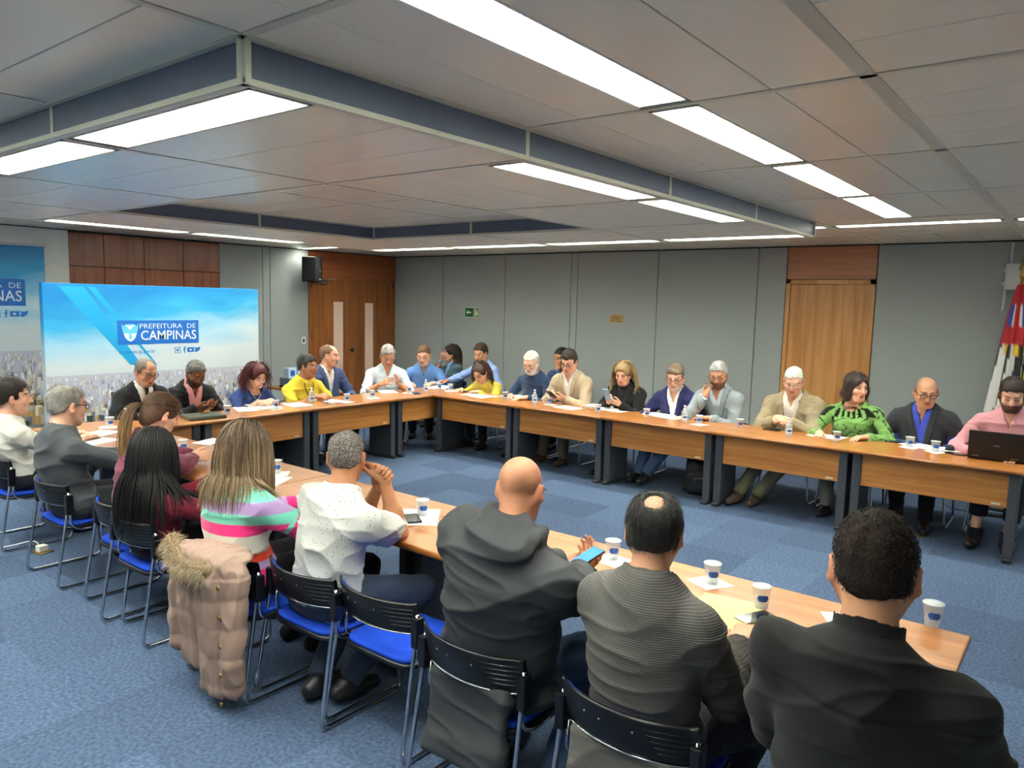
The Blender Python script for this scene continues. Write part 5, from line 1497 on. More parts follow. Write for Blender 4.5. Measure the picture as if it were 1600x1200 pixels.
seat_person((1582, 618), 'y', 7.22, PI, .12, label='bearded man in pink shirt at the laptop', group=GB, hyaw=4, hpitch=24, skin=FAIR, s=1.08, bulk=1.16,
            hair=dict(style='short', col=(46, 38, 34), t=.009, top=.018, strands=260, len=.025), beard=((58, 42, 36), .85, 2), top=dict(name='shirt', col=(204, 144, 154), collar=.032, folds=.009), seed=30, trousers=(28, 32, 44), shoes=(46, 32, 28), ankle_skin=True, feet={-1: (-.08, .52, .08), 1: (.14, .46, .08)},
            arms={1: dict(p=(.22, .33, .735)), -1: dict(p=(-.12, .36, .735))}, chair=('stacking chair of the man in the pink shirt at the laptop', CG))
# ---- near tables, facing +Y, seen from behind
seat_person((20, 622), 'y', 2.00, 0, -.02, label='young man in white t-shirt at the left edge, face in profile', group=GN, hyaw=-14, hpitch=2, eyes='open', skin=FAIR, s=1.04, bulk=1.1, hair=dict(style='short', col=(44, 34, 30), t=.014, top=.026, strands=600, len=.035), brow=(44, 34, 30),
            top=dict(name='t_shirt', col=(196, 193, 184), sleeve='short', folds=.014, ff=15, h=.008), seed=41, arms={1: dict(p=(.1, .42, .735)), -1: dict(p=(-.16, .42, .735))}, chair=('stacking chair of the man in the white t-shirt, leftmost', CG))
seat_person((106, 634), 'y', 1.98, 0, -.02, label='grey-haired man with glasses in dark grey shirt, second from the left edge', group=GN, hyaw=4, hpitch=8, skin=FAIR, s=1.05, bulk=1.24, hair=dict(style='crown', col=(128, 124, 118), t=.012, col2=(160, 156, 150), bald=(0, .0, .14, .045), strands=800, len=.03, rad=.0009), glasses='dark',
            top=dict(name='shirt', col=(74, 78, 82), collar=.03, folds=.014, ff=15, closed=True, h=.008), seed=42, trousers=(52, 56, 60), arms={1: dict(p=(.22, .46, .735)), -1: dict(p=(-.16, .42, .735))}, chair=('stacking chair of the man in the dark grey shirt', CG))
h3 = onz(310, 716, .75)
p = ony(252, 648, 2.2)
seat_person((252, 648), 'y', 2.20, 0, .16, label='woman with long blond ponytail in plum jacket leaning over the table', group=GN, hyaw=-2, hpitch=26, skin=FAIR, s=1.0, fem=True, hair=dict(style='pony', col=(88, 62, 46), tip=(202, 164, 112), len=.34, n=320, k=14, rad=.0036, tip0=.35, t=.008), 
            top=dict(name='jacket', col=(120, 58, 78), folds=.009, g=.012, sg=.010, collar=.02, h=.008), seed=43, trousers=(30, 30, 36),
            arms={1: dict(p=(h3[0] - p[0] + .02, h3[1] - p[1] + .12, .76), dir=(.3, .9, .1), n=(-.9, 0, -.2), curl=.7), -1: dict(p=(h3[0] - p[0] - .12, h3[1] - p[1] + .18, .76), dir=(.9, .4, .1), n=(.2, -.3, -.6), curl=.7)}, chair=('stacking chair of the woman with the ponytail', CG))
seat_person((243, 706), 'y', 1.97, 0, .0, label='woman with long straight black hair in burgundy sweater', group=GN, hyaw=36, hpitch=8, skin=FAIR, s=1.0, bulk=1.12, fem=True, hair=dict(style='long', col=(20, 18, 20), tip=(26, 23, 25), len=.50, n=820, k=16, rad=.0043, t=.012, wavy=.02, az=.62, side=.25, bk=.6, grav=.5, layer=.03),
            top=dict(name='sweater', col=(122, 34, 52), folds=.013, ff=16, h=.008), seed=44, trousers=(24, 24, 28), arms={1: dict(p=(.24, .44, .735)), -1: dict(p=(-.1, .44, .735))}, chair=('stacking chair of the woman with long black hair', CG))
def stripes(V, x, y, t, sd, at_, onarm):
    mint, lil, pink, cream, red = (118, 205, 182), (176, 146, 196), (232, 52, 132), (224, 220, 208), (236, 72, 44)
    z = V[:, 2]
    C = np.zeros((len(V), 3)); 
    edges = [(1.2, lil), (.985, mint), (.905, lil), (.845, mint), (.79, pink), (.735, cream), (.645, red), (.60, lil), (.565, pink)]
    for zz, c in edges: C[z < zz] = c
    a = at_; seq = [(0.0, mint), (.58, pink), (.8, mint), (1.0, lil), (1.2, mint), (1.4, lil), (1.6, pink), (1.8, cream)]
    on = (onarm > .5) & (a > .5)
    for aa, c in seq: C[on & (a > aa)] = c
    return C
seat_person((385, 702), 'y', 2.02, 0, .02, label='woman in chunky striped pastel sweater with brown highlighted hair', group=GN, hyaw=12, hpitch=12, skin=FAIR, s=1.02, bulk=1.14, fem=True, hair=dict(style='long', col=(88, 70, 54), tip=(172, 146, 112), len=.36, n=800, k=15, rad=.0040, t=.012, wavy=.03, tip0=.15, az=.75, side=.25, bk=.5, grav=.5, layer=.02),
            top=dict(name='sweater', col=stripes, mat=M_KNIT, h=.0072, folds=.006, g=.012, sg=.014), seed=45, trousers=(28, 28, 32), arms={1: dict(p=(.26, .44, .735), dir=(.2, 1, 0)), -1: dict(p=(-.1, .44, .735))}, chair=('stacking chair hung with the fur-trimmed coat', CG, .08))
M_SPECK = mat('speckled_jersey', (208, 208, 202), rough=.85, spec=.15, attr='Col', bump=.2, bscale=600)
def add_specks(m):
    N = m.node_tree.nodes; L = m.node_tree.links; b = N['Principled BSDF']
    tc = N.new('ShaderNodeTexCoord'); vo = N.new('ShaderNodeTexVoronoi'); vo.inputs['Scale'].default_value = 58
    L.new(tc.outputs['Object'], vo.inputs['Vector'])
    mr = N.new('ShaderNodeMapRange'); mr.inputs['From Min'].default_value = .14; mr.inputs['From Max'].default_value = .19; L.new(vo.outputs['Distance'], mr.inputs['Value'])
    mx = N.new('ShaderNodeMix'); mx.data_type = 'RGBA'; mx.inputs['A'].default_value = (.16, .17, .18, 1); mx.inputs['B'].default_value = (*lin((184, 184, 180)), 1)
    L.new(mr.outputs[0], mx.inputs['Factor']); L.new(mx.outputs['Result'], b.inputs['Base Color'])
add_specks(M_SPECK)
E6 = onz(632, 832, TT + .045); w6 = ony(590, 748, 2.36); p = ony(541, 716, 2.22)
seat_person((541, 714), 'y', 2.22, 0, .12, label='man with cropped grey hair in speckled white t-shirt, hands folded at his cheek', group=GN, hyaw=40, hpitch=12, skin=TAN, s=1.04, hs=.98, bulk=1.22, hair=dict(style='buzz', col=(92, 84, 78), t=.004, h=.005, col2=(138, 132, 126), salt=.45, nape=-.07, strands=2400, len=.007, rad=.0008, lift=1.0, mess=.6),
            top=dict(name='t_shirt', col=(184, 184, 180), mat=M_SPECK, sleeve='short', folds=.016, ff=15, h=.006, sg=.016), seed=46, trousers=(44, 54, 72), shoes=(30, 30, 32), feet={-1: (.0, -.05, .09), 1: (.12, .02, .09)}, knees={-1: (-.16, .38, .47), 1: (.26, .36, .47)},
            arms={1: dict(p=(w6[0] - p[0] + .045, w6[1] - p[1] + .12, w6[2] - .0), dir=(-.65, .1, .5), n=(-.5, -.2, -.7), curl=.8, pole=(E6[0] - p[0] + .1 - .18, E6[1] - p[1] + .2, -1)),
                  -1: dict(p=(w6[0] - p[0] - .02, w6[1] - p[1] + .14, w6[2] - .05), dir=(.5, .1, .75), n=(.5, -.4, .3), curl=.9, pole=(-.3, .6, -1))}, chair=('stacking chair of the man in the speckled t-shirt', CG))
put_chair(-2.27, 2.20, 0, 'empty stacking chair with bright blue seat', CG)
f7 = onz(925, 892, .77); p = ony(815, 752, 2.06)
P7b = seat_person((813, 765), 'y', 2.06, 0, .0, lx=.10, label='bald man in dark hooded jacket looking at his phone', group=GN, hyaw=18, hpitch=18, skin=(188, 130, 100), s=1.08, hs=.96, bulk=1.3, belly=.04, glasses='metal', sw=.18,
            top=dict(name='jacket', col=(58, 60, 63), hood=True, h=.0075, folds=.021, ff=14, g=.024, sg=.022, mat=M_SATIN, hem=.28), seed=47, trousers=(74, 96, 126), shoes=(36, 36, 40), knees={-1: (-.1, .4, .48), 1: (.2, .42, .48)}, feet={-1: (-.1, .2, .075), 1: (.2, .1, .075)},
            arms={1: dict(p=(f7[0] - p[0] + .06, f7[1] - p[1] - .02, .765), dir=(-.2, .9, .3), n=(-.5, 0, .8), curl=.6, pole=(.9, -.3, -.6)), -1: dict(p=(f7[0] - p[0] - .06, f7[1] - p[1] + .02, .755), dir=(.9, .4, 0), n=(0, -.3, .9), curl=.5)}, chair=('stacking chair of the bald man in the hooded jacket', CG))
def ribs(V, x, y, t, sd, at_, onarm):
    C = np.tile(np.array([100, 98, 95.0]), (len(V), 1)); C[onarm > .45] = (78, 75, 71); return C
M_RIB = mat('ribbed_knit', (110, 108, 102), rough=.95, spec=.1, attr='Col', noise=.06, nscale=150, bump=.3, bscale=500)
def add_bands(m, freq, dist, col=.35, axis='Z'):
    N = m.node_tree.nodes; L = m.node_tree.links; b = N['Principled BSDF']
    tc = N.new('ShaderNodeTexCoord'); wv = N.new('ShaderNodeTexWave'); wv.bands_direction = axis; wv.inputs['Scale'].default_value = freq; wv.inputs['Distortion'].default_value = .4; wv.inputs['Detail'].default_value = 1
    L.new(tc.outputs['Object'], wv.inputs['Vector'])
    src = b.inputs['Base Color'].links[0].from_socket
    mr = N.new('ShaderNodeMapRange'); mr.inputs['To Min'].default_value = 1 - col; mr.inputs['To Max'].default_value = 1 + col * .5; L.new(wv.outputs['Fac'], mr.inputs['Value'])
    vm = N.new('ShaderNodeVectorMath'); vm.operation = 'SCALE'; L.new(src, vm.inputs[0]); L.new(mr.outputs[0], vm.inputs['Scale']); L.new(vm.outputs[0], b.inputs['Base Color'])
    bp = N.new('ShaderNodeBump'); bp.inputs['Strength'].default_value = .5; bp.inputs['Distance'].default_value = dist; L.new(wv.outputs['Fac'], bp.inputs['Height']); L.new(bp.outputs[0], b.inputs['Normal'])
add_bands(M_RIB, 46, .0015, .12)
seat_person((1022, 832), 'y', 2.06, 0, .0, lx=.0, label='man in grey ribbed cardigan with thinning black hair', group=GN, hyaw=22, hpitch=14, skin=MIDS, s=1.05, hs=.97, bulk=1.08, sw=.152, hair=dict(style='crown', col=(40, 39, 38), col2=(92, 90, 86), mix=.4, t=.012, h=.005, nape=-.085, bald=(.0, -.085, .125, .040, .045), strands=2200, len=.032, rad=.0008, back=.3),
            top=dict(name='cardigan', col=ribs, mat=M_RIB, collar=.03, h=.0068, folds=.006, g=.014, sg=.014, hem=.2), seed=48, trousers=(32, 36, 46), shoes=(40, 38, 38), knees={-1: (-.14, .4, .47), 1: (.24, .36, .47)}, arms={1: dict(p=(.17, .34, .72), dir=(-.2, 1, .1), pole=(.35, -.5, -1)), -1: dict(p=(-.14, .38, .735), pole=(-.4, -.4, -1))}, chair=('stacking chair of the man in the grey cardigan', CG))
seat_person((1366, 893), 'y', 1.84, 0, -.06, label='man with short dark hair in black shirt, back to the camera at lower right', group=GN, hyaw=10, hpitch=16, skin=(206, 150, 116), s=1.1, hs=1.05, bulk=1.1, sw=.165, hair=dict(style='buzz', col=(48, 38, 33), t=.008, top=.012, h=.005, nape=-.075, rough=.002, rf=140, strands=2600, len=.010, rad=.0008, lift=.8, mess=1.2),
            top=dict(name='shirt', col=(37, 37, 38), collar=.045, folds=.019, ff=13, yoke=.085, closed=True, g=.010, sg=.018, h=.006), seed=49, trousers=(24, 24, 26), arms={1: dict(p=(.14, .32, .68), pole=(.7, -.4, -1)), -1: dict(p=(-.12, .30, .66), pole=(-.8, -.4, -1))}, h=.005, chair=('stacking chair of the man in the black shirt', CG))
# ================================================================== THINGS ON AND AROUND THE TABLES
M_CUP = mat('clear_plastic', (235, 240, 245), rough=.12, alpha=.24, spec=.6)
M_WATER = mat('water', (215, 228, 238), rough=.05, alpha=.25)
M_PRINT = mat('cup_print_blue', (40, 92, 176), rough=.4)
M_LID = mat('cup_lid', (236, 238, 240), rough=.4, alpha=.6)
M_PAPER = mat('paper', (236, 236, 232), rough=.8)
M_YPAPER = mat('yellow_paper', (222, 212, 140), rough=.8)
M_INK = mat('ink_grey', (120, 122, 128), rough=.8)
M_GEL = mat('sanitizer_gel', (206, 220, 222), rough=.1, alpha=.5)
M_PUMP = mat('pump_white', (238, 238, 236), rough=.35)
M_SCREEN = mat('phone_glass', (14, 16, 22), rough=.08)
M_LIT = mat('phone_screen_lit', (70, 130, 210), rough=.2, emit=.5)
def cup_proto():
    c = empty('plastic_cup')
    MB().lathe([(.0245, .001), (.0255, .004), (.0355, .083), (.0375, .084), (.0375, .0865), (.0345, .085), (.0245, .005)], 24, cap=False).add([(0, 0, .002)] + [(.0245 * math.cos(a), .0245 * math.sin(a), .002) for a in np.linspace(0, 2 * math.pi, 25)], [(0, i + 1, i + 2) for i in range(24)]).build('cup_wall', M_CUP, c, smooth=True)
    MB().lathe([(.0240, .005), (.0285, .042), (.001, .0425)], 20).build('water', M_WATER, c, smooth=True)
    def patch(u, v):
        a = -PI / 2 - .7 + 1.4 * u; z = .034 + .026 * v; r = .0255 + .0100 * (z - .004) / .079 + .0004; k = 1 - .35 * abs(2 * v - 1) ** 2
        a = -PI / 2 + (a + PI / 2) * k; return (r * math.cos(a), r * math.sin(a), z)
    MB().grid(patch, 10, 5).build('blue_print', M_PRINT, c, smooth=True)
    MB().lathe([(.0365, .0865), (.0365, .0885), (.002, .0892)], 20).build('paper_lid', M_LID, c, smooth=True)
    return c
CUP = cup_proto(); cupf = [True]
def face(o, x, y): o.rotation_euler = (0, 0, math.atan2(-y, -x) + PI / 2 + .2)
def cup(px, label, napkin=None):
    p = onz(*px, TT)
    c = CUP if cupf[0] else copy_tree(CUP); cupf[0] = False
    z = TT + (.0016 if napkin else 0.0005)
    c.location = (p[0], p[1], z); face(c, p[0], p[1]); tag(c, 'clear plastic water cup with blue print ' + label, 'cup', 'printed plastic water cups')
    if napkin:
        a = random.uniform(0, 3); w = .07
        M = Matrix.Translation((p[0] + random.uniform(-.015, .015), p[1] + random.uniform(-.015, .015), TT + .0004)) @ Matrix.Rotation(a, 4, 'Z')
        n = MB().prism([(-w, -w), (w, -w * .9), (w * .95, w), (-w * .9, w * .95)], 0, .0008, M).build('paper_napkin', M_PAPER)
        tag(n, 'white paper napkin under the water cup ' + label, 'napkin', 'paper napkins under cups')
def bottle_proto():
    b = empty('sanitizer_bottle')
    MB().lathe([(.026, .001), (.031, .006), (.031, .095), (.027, .112), (.014, .122), (.014, .13)], 22).build('bottle_body', M_GEL, b, smooth=True)
    MB().grid(lambda u, v: (.0314 * math.cos(-PI / 2 - .9 + 1.8 * u), .0314 * math.sin(-PI / 2 - .9 + 1.8 * u), .03 + .05 * v), 10, 3).build('label_band', mat('label_white', (206, 216, 226), rough=.5), b, smooth=True)
    MB().grid(lambda u, v: (.0317 * math.cos(-PI / 2 - .6 + 1.2 * u), .0317 * math.sin(-PI / 2 - .6 + 1.2 * u), .045 + .02 * v), 8, 2).build('blue_print', M_PRINT, b, smooth=True)
    pm = MB().lathe([(.016, .122), (.016, .136), (.006, .138), (.006, .158), (.012, .159), (.012, .168), (.004, .17)], 16)
    pm.tube([(0, 0, .164), (0, -.02, .165), (0, -.036, .158)], .0055, 8).build('pump', M_PUMP, b, smooth=True)
    return b
BOT = bottle_proto(); botf = [True]
def bottle(px, label):
    p = onz(*px, TT); b = BOT if botf[0] else copy_tree(BOT); botf[0] = False
    b.location = (p[0], p[1], TT + .0005); face(b, p[0], p[1]); tag(b, 'clear hand sanitizer pump bottle ' + label, 'bottle', 'hand sanitizer pump bottles')
def sheet(px, w, d, rot, label, m=M_PAPER, z=0.0, lines=True, name='paper_sheet', cat='paper', group='papers on the tables', th=.0012):
    p = onz(*px, TT); t = empty(name, (p[0], p[1], TT + .0004 + z), math.radians(rot), label, cat, group)
    MB().box((-w / 2, -d / 2, 0), (w / 2, d / 2, th)).build('page', m, t)
    if lines:
        l = MB()
        for i in range(9):
            y = d * .38 - i * d * .085; l.box((-w * .38, y, th), (w * (.38 - .15 * ((i * 7) % 3 == 0)), y + .002, th + .0003))
        tag(l.build('printed_lines', M_INK, t), kind='stuff')
    return t
def phone(px, rot, label, z=0.0, tilt=0.0, lit=False, loc=None, case=M_BLACK):
    p = onz(*px, TT) if loc is None else loc
    t = empty('smartphone', (p[0], p[1], (TT + .0006 + z) if loc is None else loc[2]), 0, label, 'phone', 'smartphones')
    t.rotation_euler = (tilt, 0, math.radians(rot))
    MB().bbox((-.037, -.075, 0), (.037, .075, .009), .003).build('phone_body', case, t)
    MB().box((-.034, -.071, .009), (.034, .071, .0094)).build('screen', M_LIT if lit else M_SCREEN, t)
    return t
for px, lb, nk in (
        ((172, 668), 'before the man in the black suit', 1), ((355, 648), 'beside the dark folder', 0), ((431, 639), 'before the woman in the blue cardigan', 1),
        ((542, 628), 'before the man in the blue blazer', 1), ((582, 622), 'left of the gesturing man in white', 1), ((639, 614), 'right of the gesturing man in white', 1),
        ((686, 609), 'before the man in the mid-blue shirt', 0), ((704, 611), 'left of the woman in yellow', 1), ((789, 624), 'left of the white-bearded man', 0),
        ((858, 632), 'before the man in the beige blazer', 1), ((934, 645), 'on the papers left of the blonde woman', 0), ((1010, 652), 'left of the man in the navy blazer', 0),
        ((1092, 663), 'before the man in the grey suit', 1), ((1156, 669), 'left of the white-haired man in tan', 0), ((1307, 690), 'before the woman in green', 0),
        ((1421, 699), 'before the bald man in charcoal, left one', 1), ((1461, 706), 'before the bald man in charcoal, right one', 1),
        ((286, 706), 'beside the black-haired woman', 1), ((432, 740), 'beside the woman in the striped sweater', 1), ((660, 806), 'right of the man in the speckled t-shirt', 1),
        ((957, 874), 'between the hooded jacket and the grey cardigan', 1), ((1112, 912), 'ahead of the yellow sheet', 1), ((1189, 950), 'behind the phone by the yellow sheet', 0),
        ((1456, 978), 'right of the man in the black shirt', 0)):
    cup(px, lb, nk)
for px, lb in (((197, 668), 'before the man in the black suit'), ((487, 630), 'before the man in the yellow t-shirt'), ((665, 614), 'at the inner corner of the tables'), ((835, 632), 'right of the white-bearded man'),
               ((1069, 660), 'between the navy blazer and the grey suit'), ((1232, 682), 'before the man in the tan jacket'), ((352, 704), 'beside the woman in the striped sweater')):
    bottle(px, lb)
A4 = (.21, .297)
sheet((150, 690), *A4, 20, 'white document sheet before the grey-haired man in the dark shirt, nearer one'); sheet((155, 678), *A4, 28, 'white document sheet before the grey-haired man in the dark shirt, farther one', z=.002)
sheet((385, 640), *A4, 70, 'open white booklet beside the dark folder', th=.006); sheet((398, 633), *A4, 84, 'white sheet left of the woman in the blue cardigan', z=.007)
sheet((415, 637), *A4, 88, 'grey-edged binder of papers before the woman in the blue cardigan', th=.012); sheet((465, 634), *A4, 82, 'thick stack of white papers beside the woman in the blue cardigan', th=.014)
sheet((515, 626), *A4, 95, 'white sheet before the man in the yellow t-shirt'); sheet((606, 612), *A4, 60, 'white sheet before the gesturing man in white')
sheet((683, 605), .3, .42, 30, 'pale green sheets before the man in the mid-blue shirt', m=mat('pale_sheet', (214, 228, 226), rough=.8))
sheet((740, 616), *A4, 10, 'white form under the hand of the woman in yellow'); sheet((757, 620), *A4, -6, 'white blank sheet right of the woman in yellow', z=.002, lines=False)
sheet((803, 619), *A4, 4, 'notebook of white pages before the white-bearded man', th=.012)
sheet((887, 637), *A4, 82, 'white sheet before the man in the beige blazer'); sheet((935, 636), *A4, 88, 'thick white booklet left of the blonde woman', th=.014); sheet((960, 641), *A4, 80, 'white sheet before the blonde woman')
sheet((1030, 648), *A4, 84, 'white sheet left of the navy blazer'); sheet((1045, 652), *A4, 76, 'white sheet before the navy blazer', z=.002)
sheet((1292, 682), *A4, 80, 'white sheet under the hand of the woman in green'); sheet((1205, 669), .10, .06, 0, 'small white card before the man in the tan jacket', lines=False)
sheet((1440, 697), *A4, 60, 'loose white sheet before the bald man in charcoal', lines=False); sheet((1475, 702), .2, .25, 110, 'crumpled white sheet left of the laptop', lines=False, z=.002)
sheet((650, 808), .24, .30, 40, 'white document beside the man in the speckled t-shirt')
sheet((1132, 958), .24, .32, 8, 'lined pale yellow sheet beside the man in the grey cardigan', m=M_YPAPER)
sheet((420, 752), .2, .26, 30, 'white sheet beside the woman in the striped sweater', lines=False)
sheet((1315, 968), .12, .12, 30, 'white napkin before the man in the black shirt', lines=False, name='paper_napkin', cat='napkin')
sheet((330, 690), .18, .24, 20, 'white sheet under the hands of the woman in plum', lines=False)
# yellow sheet clipped on a dark folder edge
fo = onz(318, 653, TT); f = empty('document_folder', (fo[0], fo[1], TT + .0005), math.radians(80), 'dark green document folder before the man in the pink shirt', 'folder')
MB().bbox((-.17, -.13, 0), (.17, .13, .03), .006).build('folder_body', mat('folder_green', (84, 86, 70), rough=.5), f); MB().bbox((-.165, -.125, .03), (.165, .125, .034), .002).build('folder_cover', mat('folder_cover', (70, 74, 64), rough=.45), f)
sheet((1415, 690), .15, .21, 75, 'closed teal notebook before the bald man in charcoal', m=mat('teal_cover', (58, 92, 118), rough=.5), th=.012, lines=False, name='notebook', cat='notebook', group='notebooks')
sheet((940, 641), .001, .001, 0, 'x', lines=False) if False else None
phone((650, 615), 60, 'black phone at the inner table corner'); phone((1206, 672), 84, 'black phone before the man in the tan jacket'); phone((1096, 655), 30, 'black phone before the man in the grey suit')
phone((1494, 710), 76, 'black phone left of the laptop'); phone((645, 812), 55, 'black phone on the papers by the speckled t-shirt', z=.002); phone((1181, 967), -28, 'silver phone beside the yellow sheet', case=M_STEEL)
phone((512, 631), 80, 'grey phone before the man in the yellow t-shirt', case=M_STEEL); phone((724, 612), 70, 'dark phone beside the woman in yellow')
def held(px, plane, rot, tilt, label, **k):
    q = ony(*px, plane[1]) if plane[0] == 'y' else onx(*px, plane[1]); return phone(None, rot, label, tilt=tilt, loc=tuple(q), **k)
held((861, 617), ('y', 6.86), 180, .6, 'black phone held by the man in the beige blazer'); held((948, 617), ('y', 6.9), 180, 1.0, 'light blue phone held by the blonde woman', case=mat('phone_lightblue', (140, 186, 226), rough=.4))
held((317, 640), ('x', -6.64), -90, .5, 'black phone held by the man in the pink shirt'); held((916, 873), ('y', 2.5), -20, .35, 'lit phone held by the bald man', lit=True)
# spectacles lying, microphone dome, laptop
e_ = onz(919, 641, TT); sp_ = MB()
for q in (-1, 1):
    sp_.tube([(q * .034 + .024 * math.cos(a), 0, .022 + .018 * math.sin(a)) for a in np.linspace(0, 2 * PI, 15)[:-1]], .0022, 5, closed=True); sp_.tube([(q * .058, 0, .028), (q * .056, .12, .006)], .002, 5)
sp_.tube([(-.01, 0, .026), (.01, 0, .026)], .002, 5)
tag(sp_.build('spectacles', M_GLASS, None, (e_[0], e_[1], TT + .001), .4), 'dark-rimmed spectacles lying beside the booklet on the back table', 'glasses')
d_ = onz(1484, 704, TT); mi = empty('conference_microphone', (d_[0], d_[1], TT + .0005), 0, 'black dome microphone left of the laptop', 'microphone')
MB().lathe([(.04, 0), (.04, .006), (.036, .012)], 20).build('base', M_BLACK, mi, smooth=True); MB().lathe([(.032, .012), (.033, .026), (.026, .040), (.012, .048), (.001, .05)], 20).build('dome', mat('mic_mesh', (50, 50, 54), rough=.8, bump=.8, bscale=700), mi, smooth=True)
a = onz(1513, 716, TT); b = onz(1598, 726, TT)
lp = empty('laptop_computer', ((a[0] + b[0]) / 2, (a[1] + b[1]) / 2 + .02, TT + .0005), math.atan2(b[1] - a[1], b[0] - a[0]), 'open black laptop seen from behind at the right end', 'laptop')
lw = np.linalg.norm(b - a) / 2 + .01
MB().bbox((-lw, 0, .004), (lw, .25, .024), .004).build('keyboard_base', M_BLACK, lp)
lid = MB().bbox((-lw, -.012, .012), (lw, .0, .24), .004, Matrix.Rotation(math.radians(12), 4, 'X')).build('lid', M_BLACK, lp)
MB().box((-.02, -.0128, .125), (.02, -.012, .130), Matrix.Rotation(math.radians(12), 4, 'X')).build('logo', mat('laptop_logo', (150, 152, 156), rough=.3, metal=.7), lid)
for x in (-lw + .05, lw - .07): MB().box((x - .02, -.0128, .03), (x + .025, -.012, .035), Matrix.Rotation(math.radians(12), 4, 'X')).build('hinge', M_STEEL, lid)

# ---- flags at the right edge
def flag(px, label, colf, h, seed, r0=.13):
    q = ony(*px, YB - .35); t = empty('flag', (q[0], q[1], 0), 0, label, 'flag', 'flags on poles'); z1 = 2.18
    MB().tube([(0, 0, .0), (0, 0, z1)], .014, 10).build('pole', mat('pole_wood', (150, 112, 60), rough=.4), t, smooth=True)
    MB().lathe([(.02, z1), (.028, z1 + .03), (.012, z1 + .05), (.034, z1 + .08), (.03, z1 + .1), (.001, z1 + .2)], 12).build('spear_finial', M_BRASS, t, smooth=True)
    MB().lathe([(.16, 0), (.16, .03), (.05, .06), (.03, .1)], 20).build('stand', M_BLACK, t, smooth=True)
    vs = []; fs = []; cs = []; nu, nv = 64, 40
    for i in range(nu + 1):
        u = i / nu
        for j in range(nv + 1):
            v = j / nv; a = u * 2 * PI * .96; r = (.025 + r0 * v ** .7) * (1 + .28 * math.sin(a * 7 + seed + v * 2)) 
            vs.append((r * math.cos(a) - .03 * v, r * math.sin(a) * .8, z1 - .06 - 1.35 * v)); cs.append(colf(u, v))
    m = MB()
    for v, c in zip(vs, cs): m.v.append(v); m.c.append(c)
    m.f = [(i * (nv + 1) + j, (i + 1) * (nv + 1) + j, (i + 1) * (nv + 1) + j + 1, i * (nv + 1) + j + 1) for i in range(nu) for j in range(nv)]
    m.build('cloth', mat('flag_cloth', (255, 255, 255), rough=.6, attr='Col'), t, smooth=True)
def fsp(u, v):
    if v < .42: return (178, 28, 40) if not (.14 < v < .3 and math.sin(u * 30) > -.2) else ((238, 238, 238) if math.sin(u * 47) > 0 else (30, 60, 150))
    if .42 < v < .5 and math.sin(u * 40) > .3: return (226, 190, 40)
    return (24, 24, 26) if math.sin(u * 42 + v * 6) > 0 else (232, 232, 232)
def fbr(u, v): return (230, 200, 40) if math.sin(u * 33 + v * 4) > .25 else (20, 140, 66)
flag((1597, 440), 'red, black and white striped state flag furled on its pole', fsp, 2.2, 1.0)
flag((1650, 440), 'green and yellow national flag furled on its pole behind the pink shirt', fbr, 2.2, 2.4, .15)

# ---- side table with boxes of cups behind the yellow t-shirt
q = onx(455, 604, -8.5); st = empty('side_table', (-8.5, q[1], 0), 0, 'small dark wood side table behind the man in the yellow t-shirt', 'table')
zt_ = q[2]
MB().bbox((-.22, -.24, zt_ - .025), (.22, .24, zt_), .004).build('table_top', M_DOORD, st)
for sx in (-1, 1):
    for sy in (-1, 1): MB().box((sx * .19 - .02, sy * .21 - .02, 0), (sx * .19 + .02, sy * .21 + .02, zt_ - .025)).build('leg', M_DOORD, st)
tr = empty('cup_rack', (-8.42, q[1], zt_ + .0005), 0, 'dark tray holding stacked cups on the side table', 'tray')
MB().bbox((-.12, -.16, 0), (.12, .16, .03), .004).build('tray', M_BLACK, tr); MB().bbox((-.115, -.155, .03), (.115, .155, .13), .004).build('tray_box', mat('tray_blue', (92, 122, 150), rough=.4), tr)
for k, dy in enumerate((-.075, .075)):
    bxx = empty('cup_carton', (-8.42, q[1] + dy, zt_ + .131), 0, 'blue and white carton of cups on the tray, %s one' % ('left' if k == 0 else 'right'), 'box', 'cartons of cups')
    MB().bbox((-.06, -.062, 0), (.06, .062, .13), .003).build('carton', mat('carton_pale', (180, 204, 224), rough=.5), bxx); MB().box((.06, -.035, .03), (.0606, .035, .1)).build('blue_print', M_PRINT, bxx)

# ---- bag and floor fittings
q = onz(1085, 772, 0); bg = empty('backpack', (q[0] + .05, q[1] + .05, 0), .3, 'black backpack standing on the floor under the back table', 'bag')
fl = Field(.012); fl.box((0, 0, .17), None, (.15, .09, .17), .06, k=.03); fl.box((0, -.09, .11), None, (.11, .04, .09), .035, k=.03)
V, F = fl.solve(); V = V + vnormals(V, F) * folds(V, .012, 5, 26)[:, None]
link('bag_body', np_mesh('bag_body', V, F, mat('bag_nylon', (26, 27, 30), rough=.6)), None, bg)
MB().tube([(-.04, .03, .33), (-.03, .03, .38), (.03, .03, .38), (.04, .03, .33)], .01, 6).build('handle', M_BLACK, bg, smooth=True)
MB().tube([(-.09, -.128, .17), (0, -.135, .19), (.09, -.128, .17)], .004, 5).build('zip', M_STEEL, bg)
q = onz(65, 862, 0); ob = empty('floor_outlet', (q[0], q[1], 0), .2, 'brass floor outlet with white plug at lower left', 'outlet')
MB().bbox((-.07, -.05, 0), (.07, .05, .006), .003).build('plate', M_BRASS, ob); MB().bbox((-.025, -.03, .006), (.03, .03, .05), .005).build('plug', M_PUMP, ob)
MB().tube(fillet([(-.02, 0, .03), (-.15, .05, .05), (-.3, -.15, .006), (-.8, -.1, .006), (-1.4, -.2, .006)], .12), .004, 6).build('cord', M_PUMP, ob)
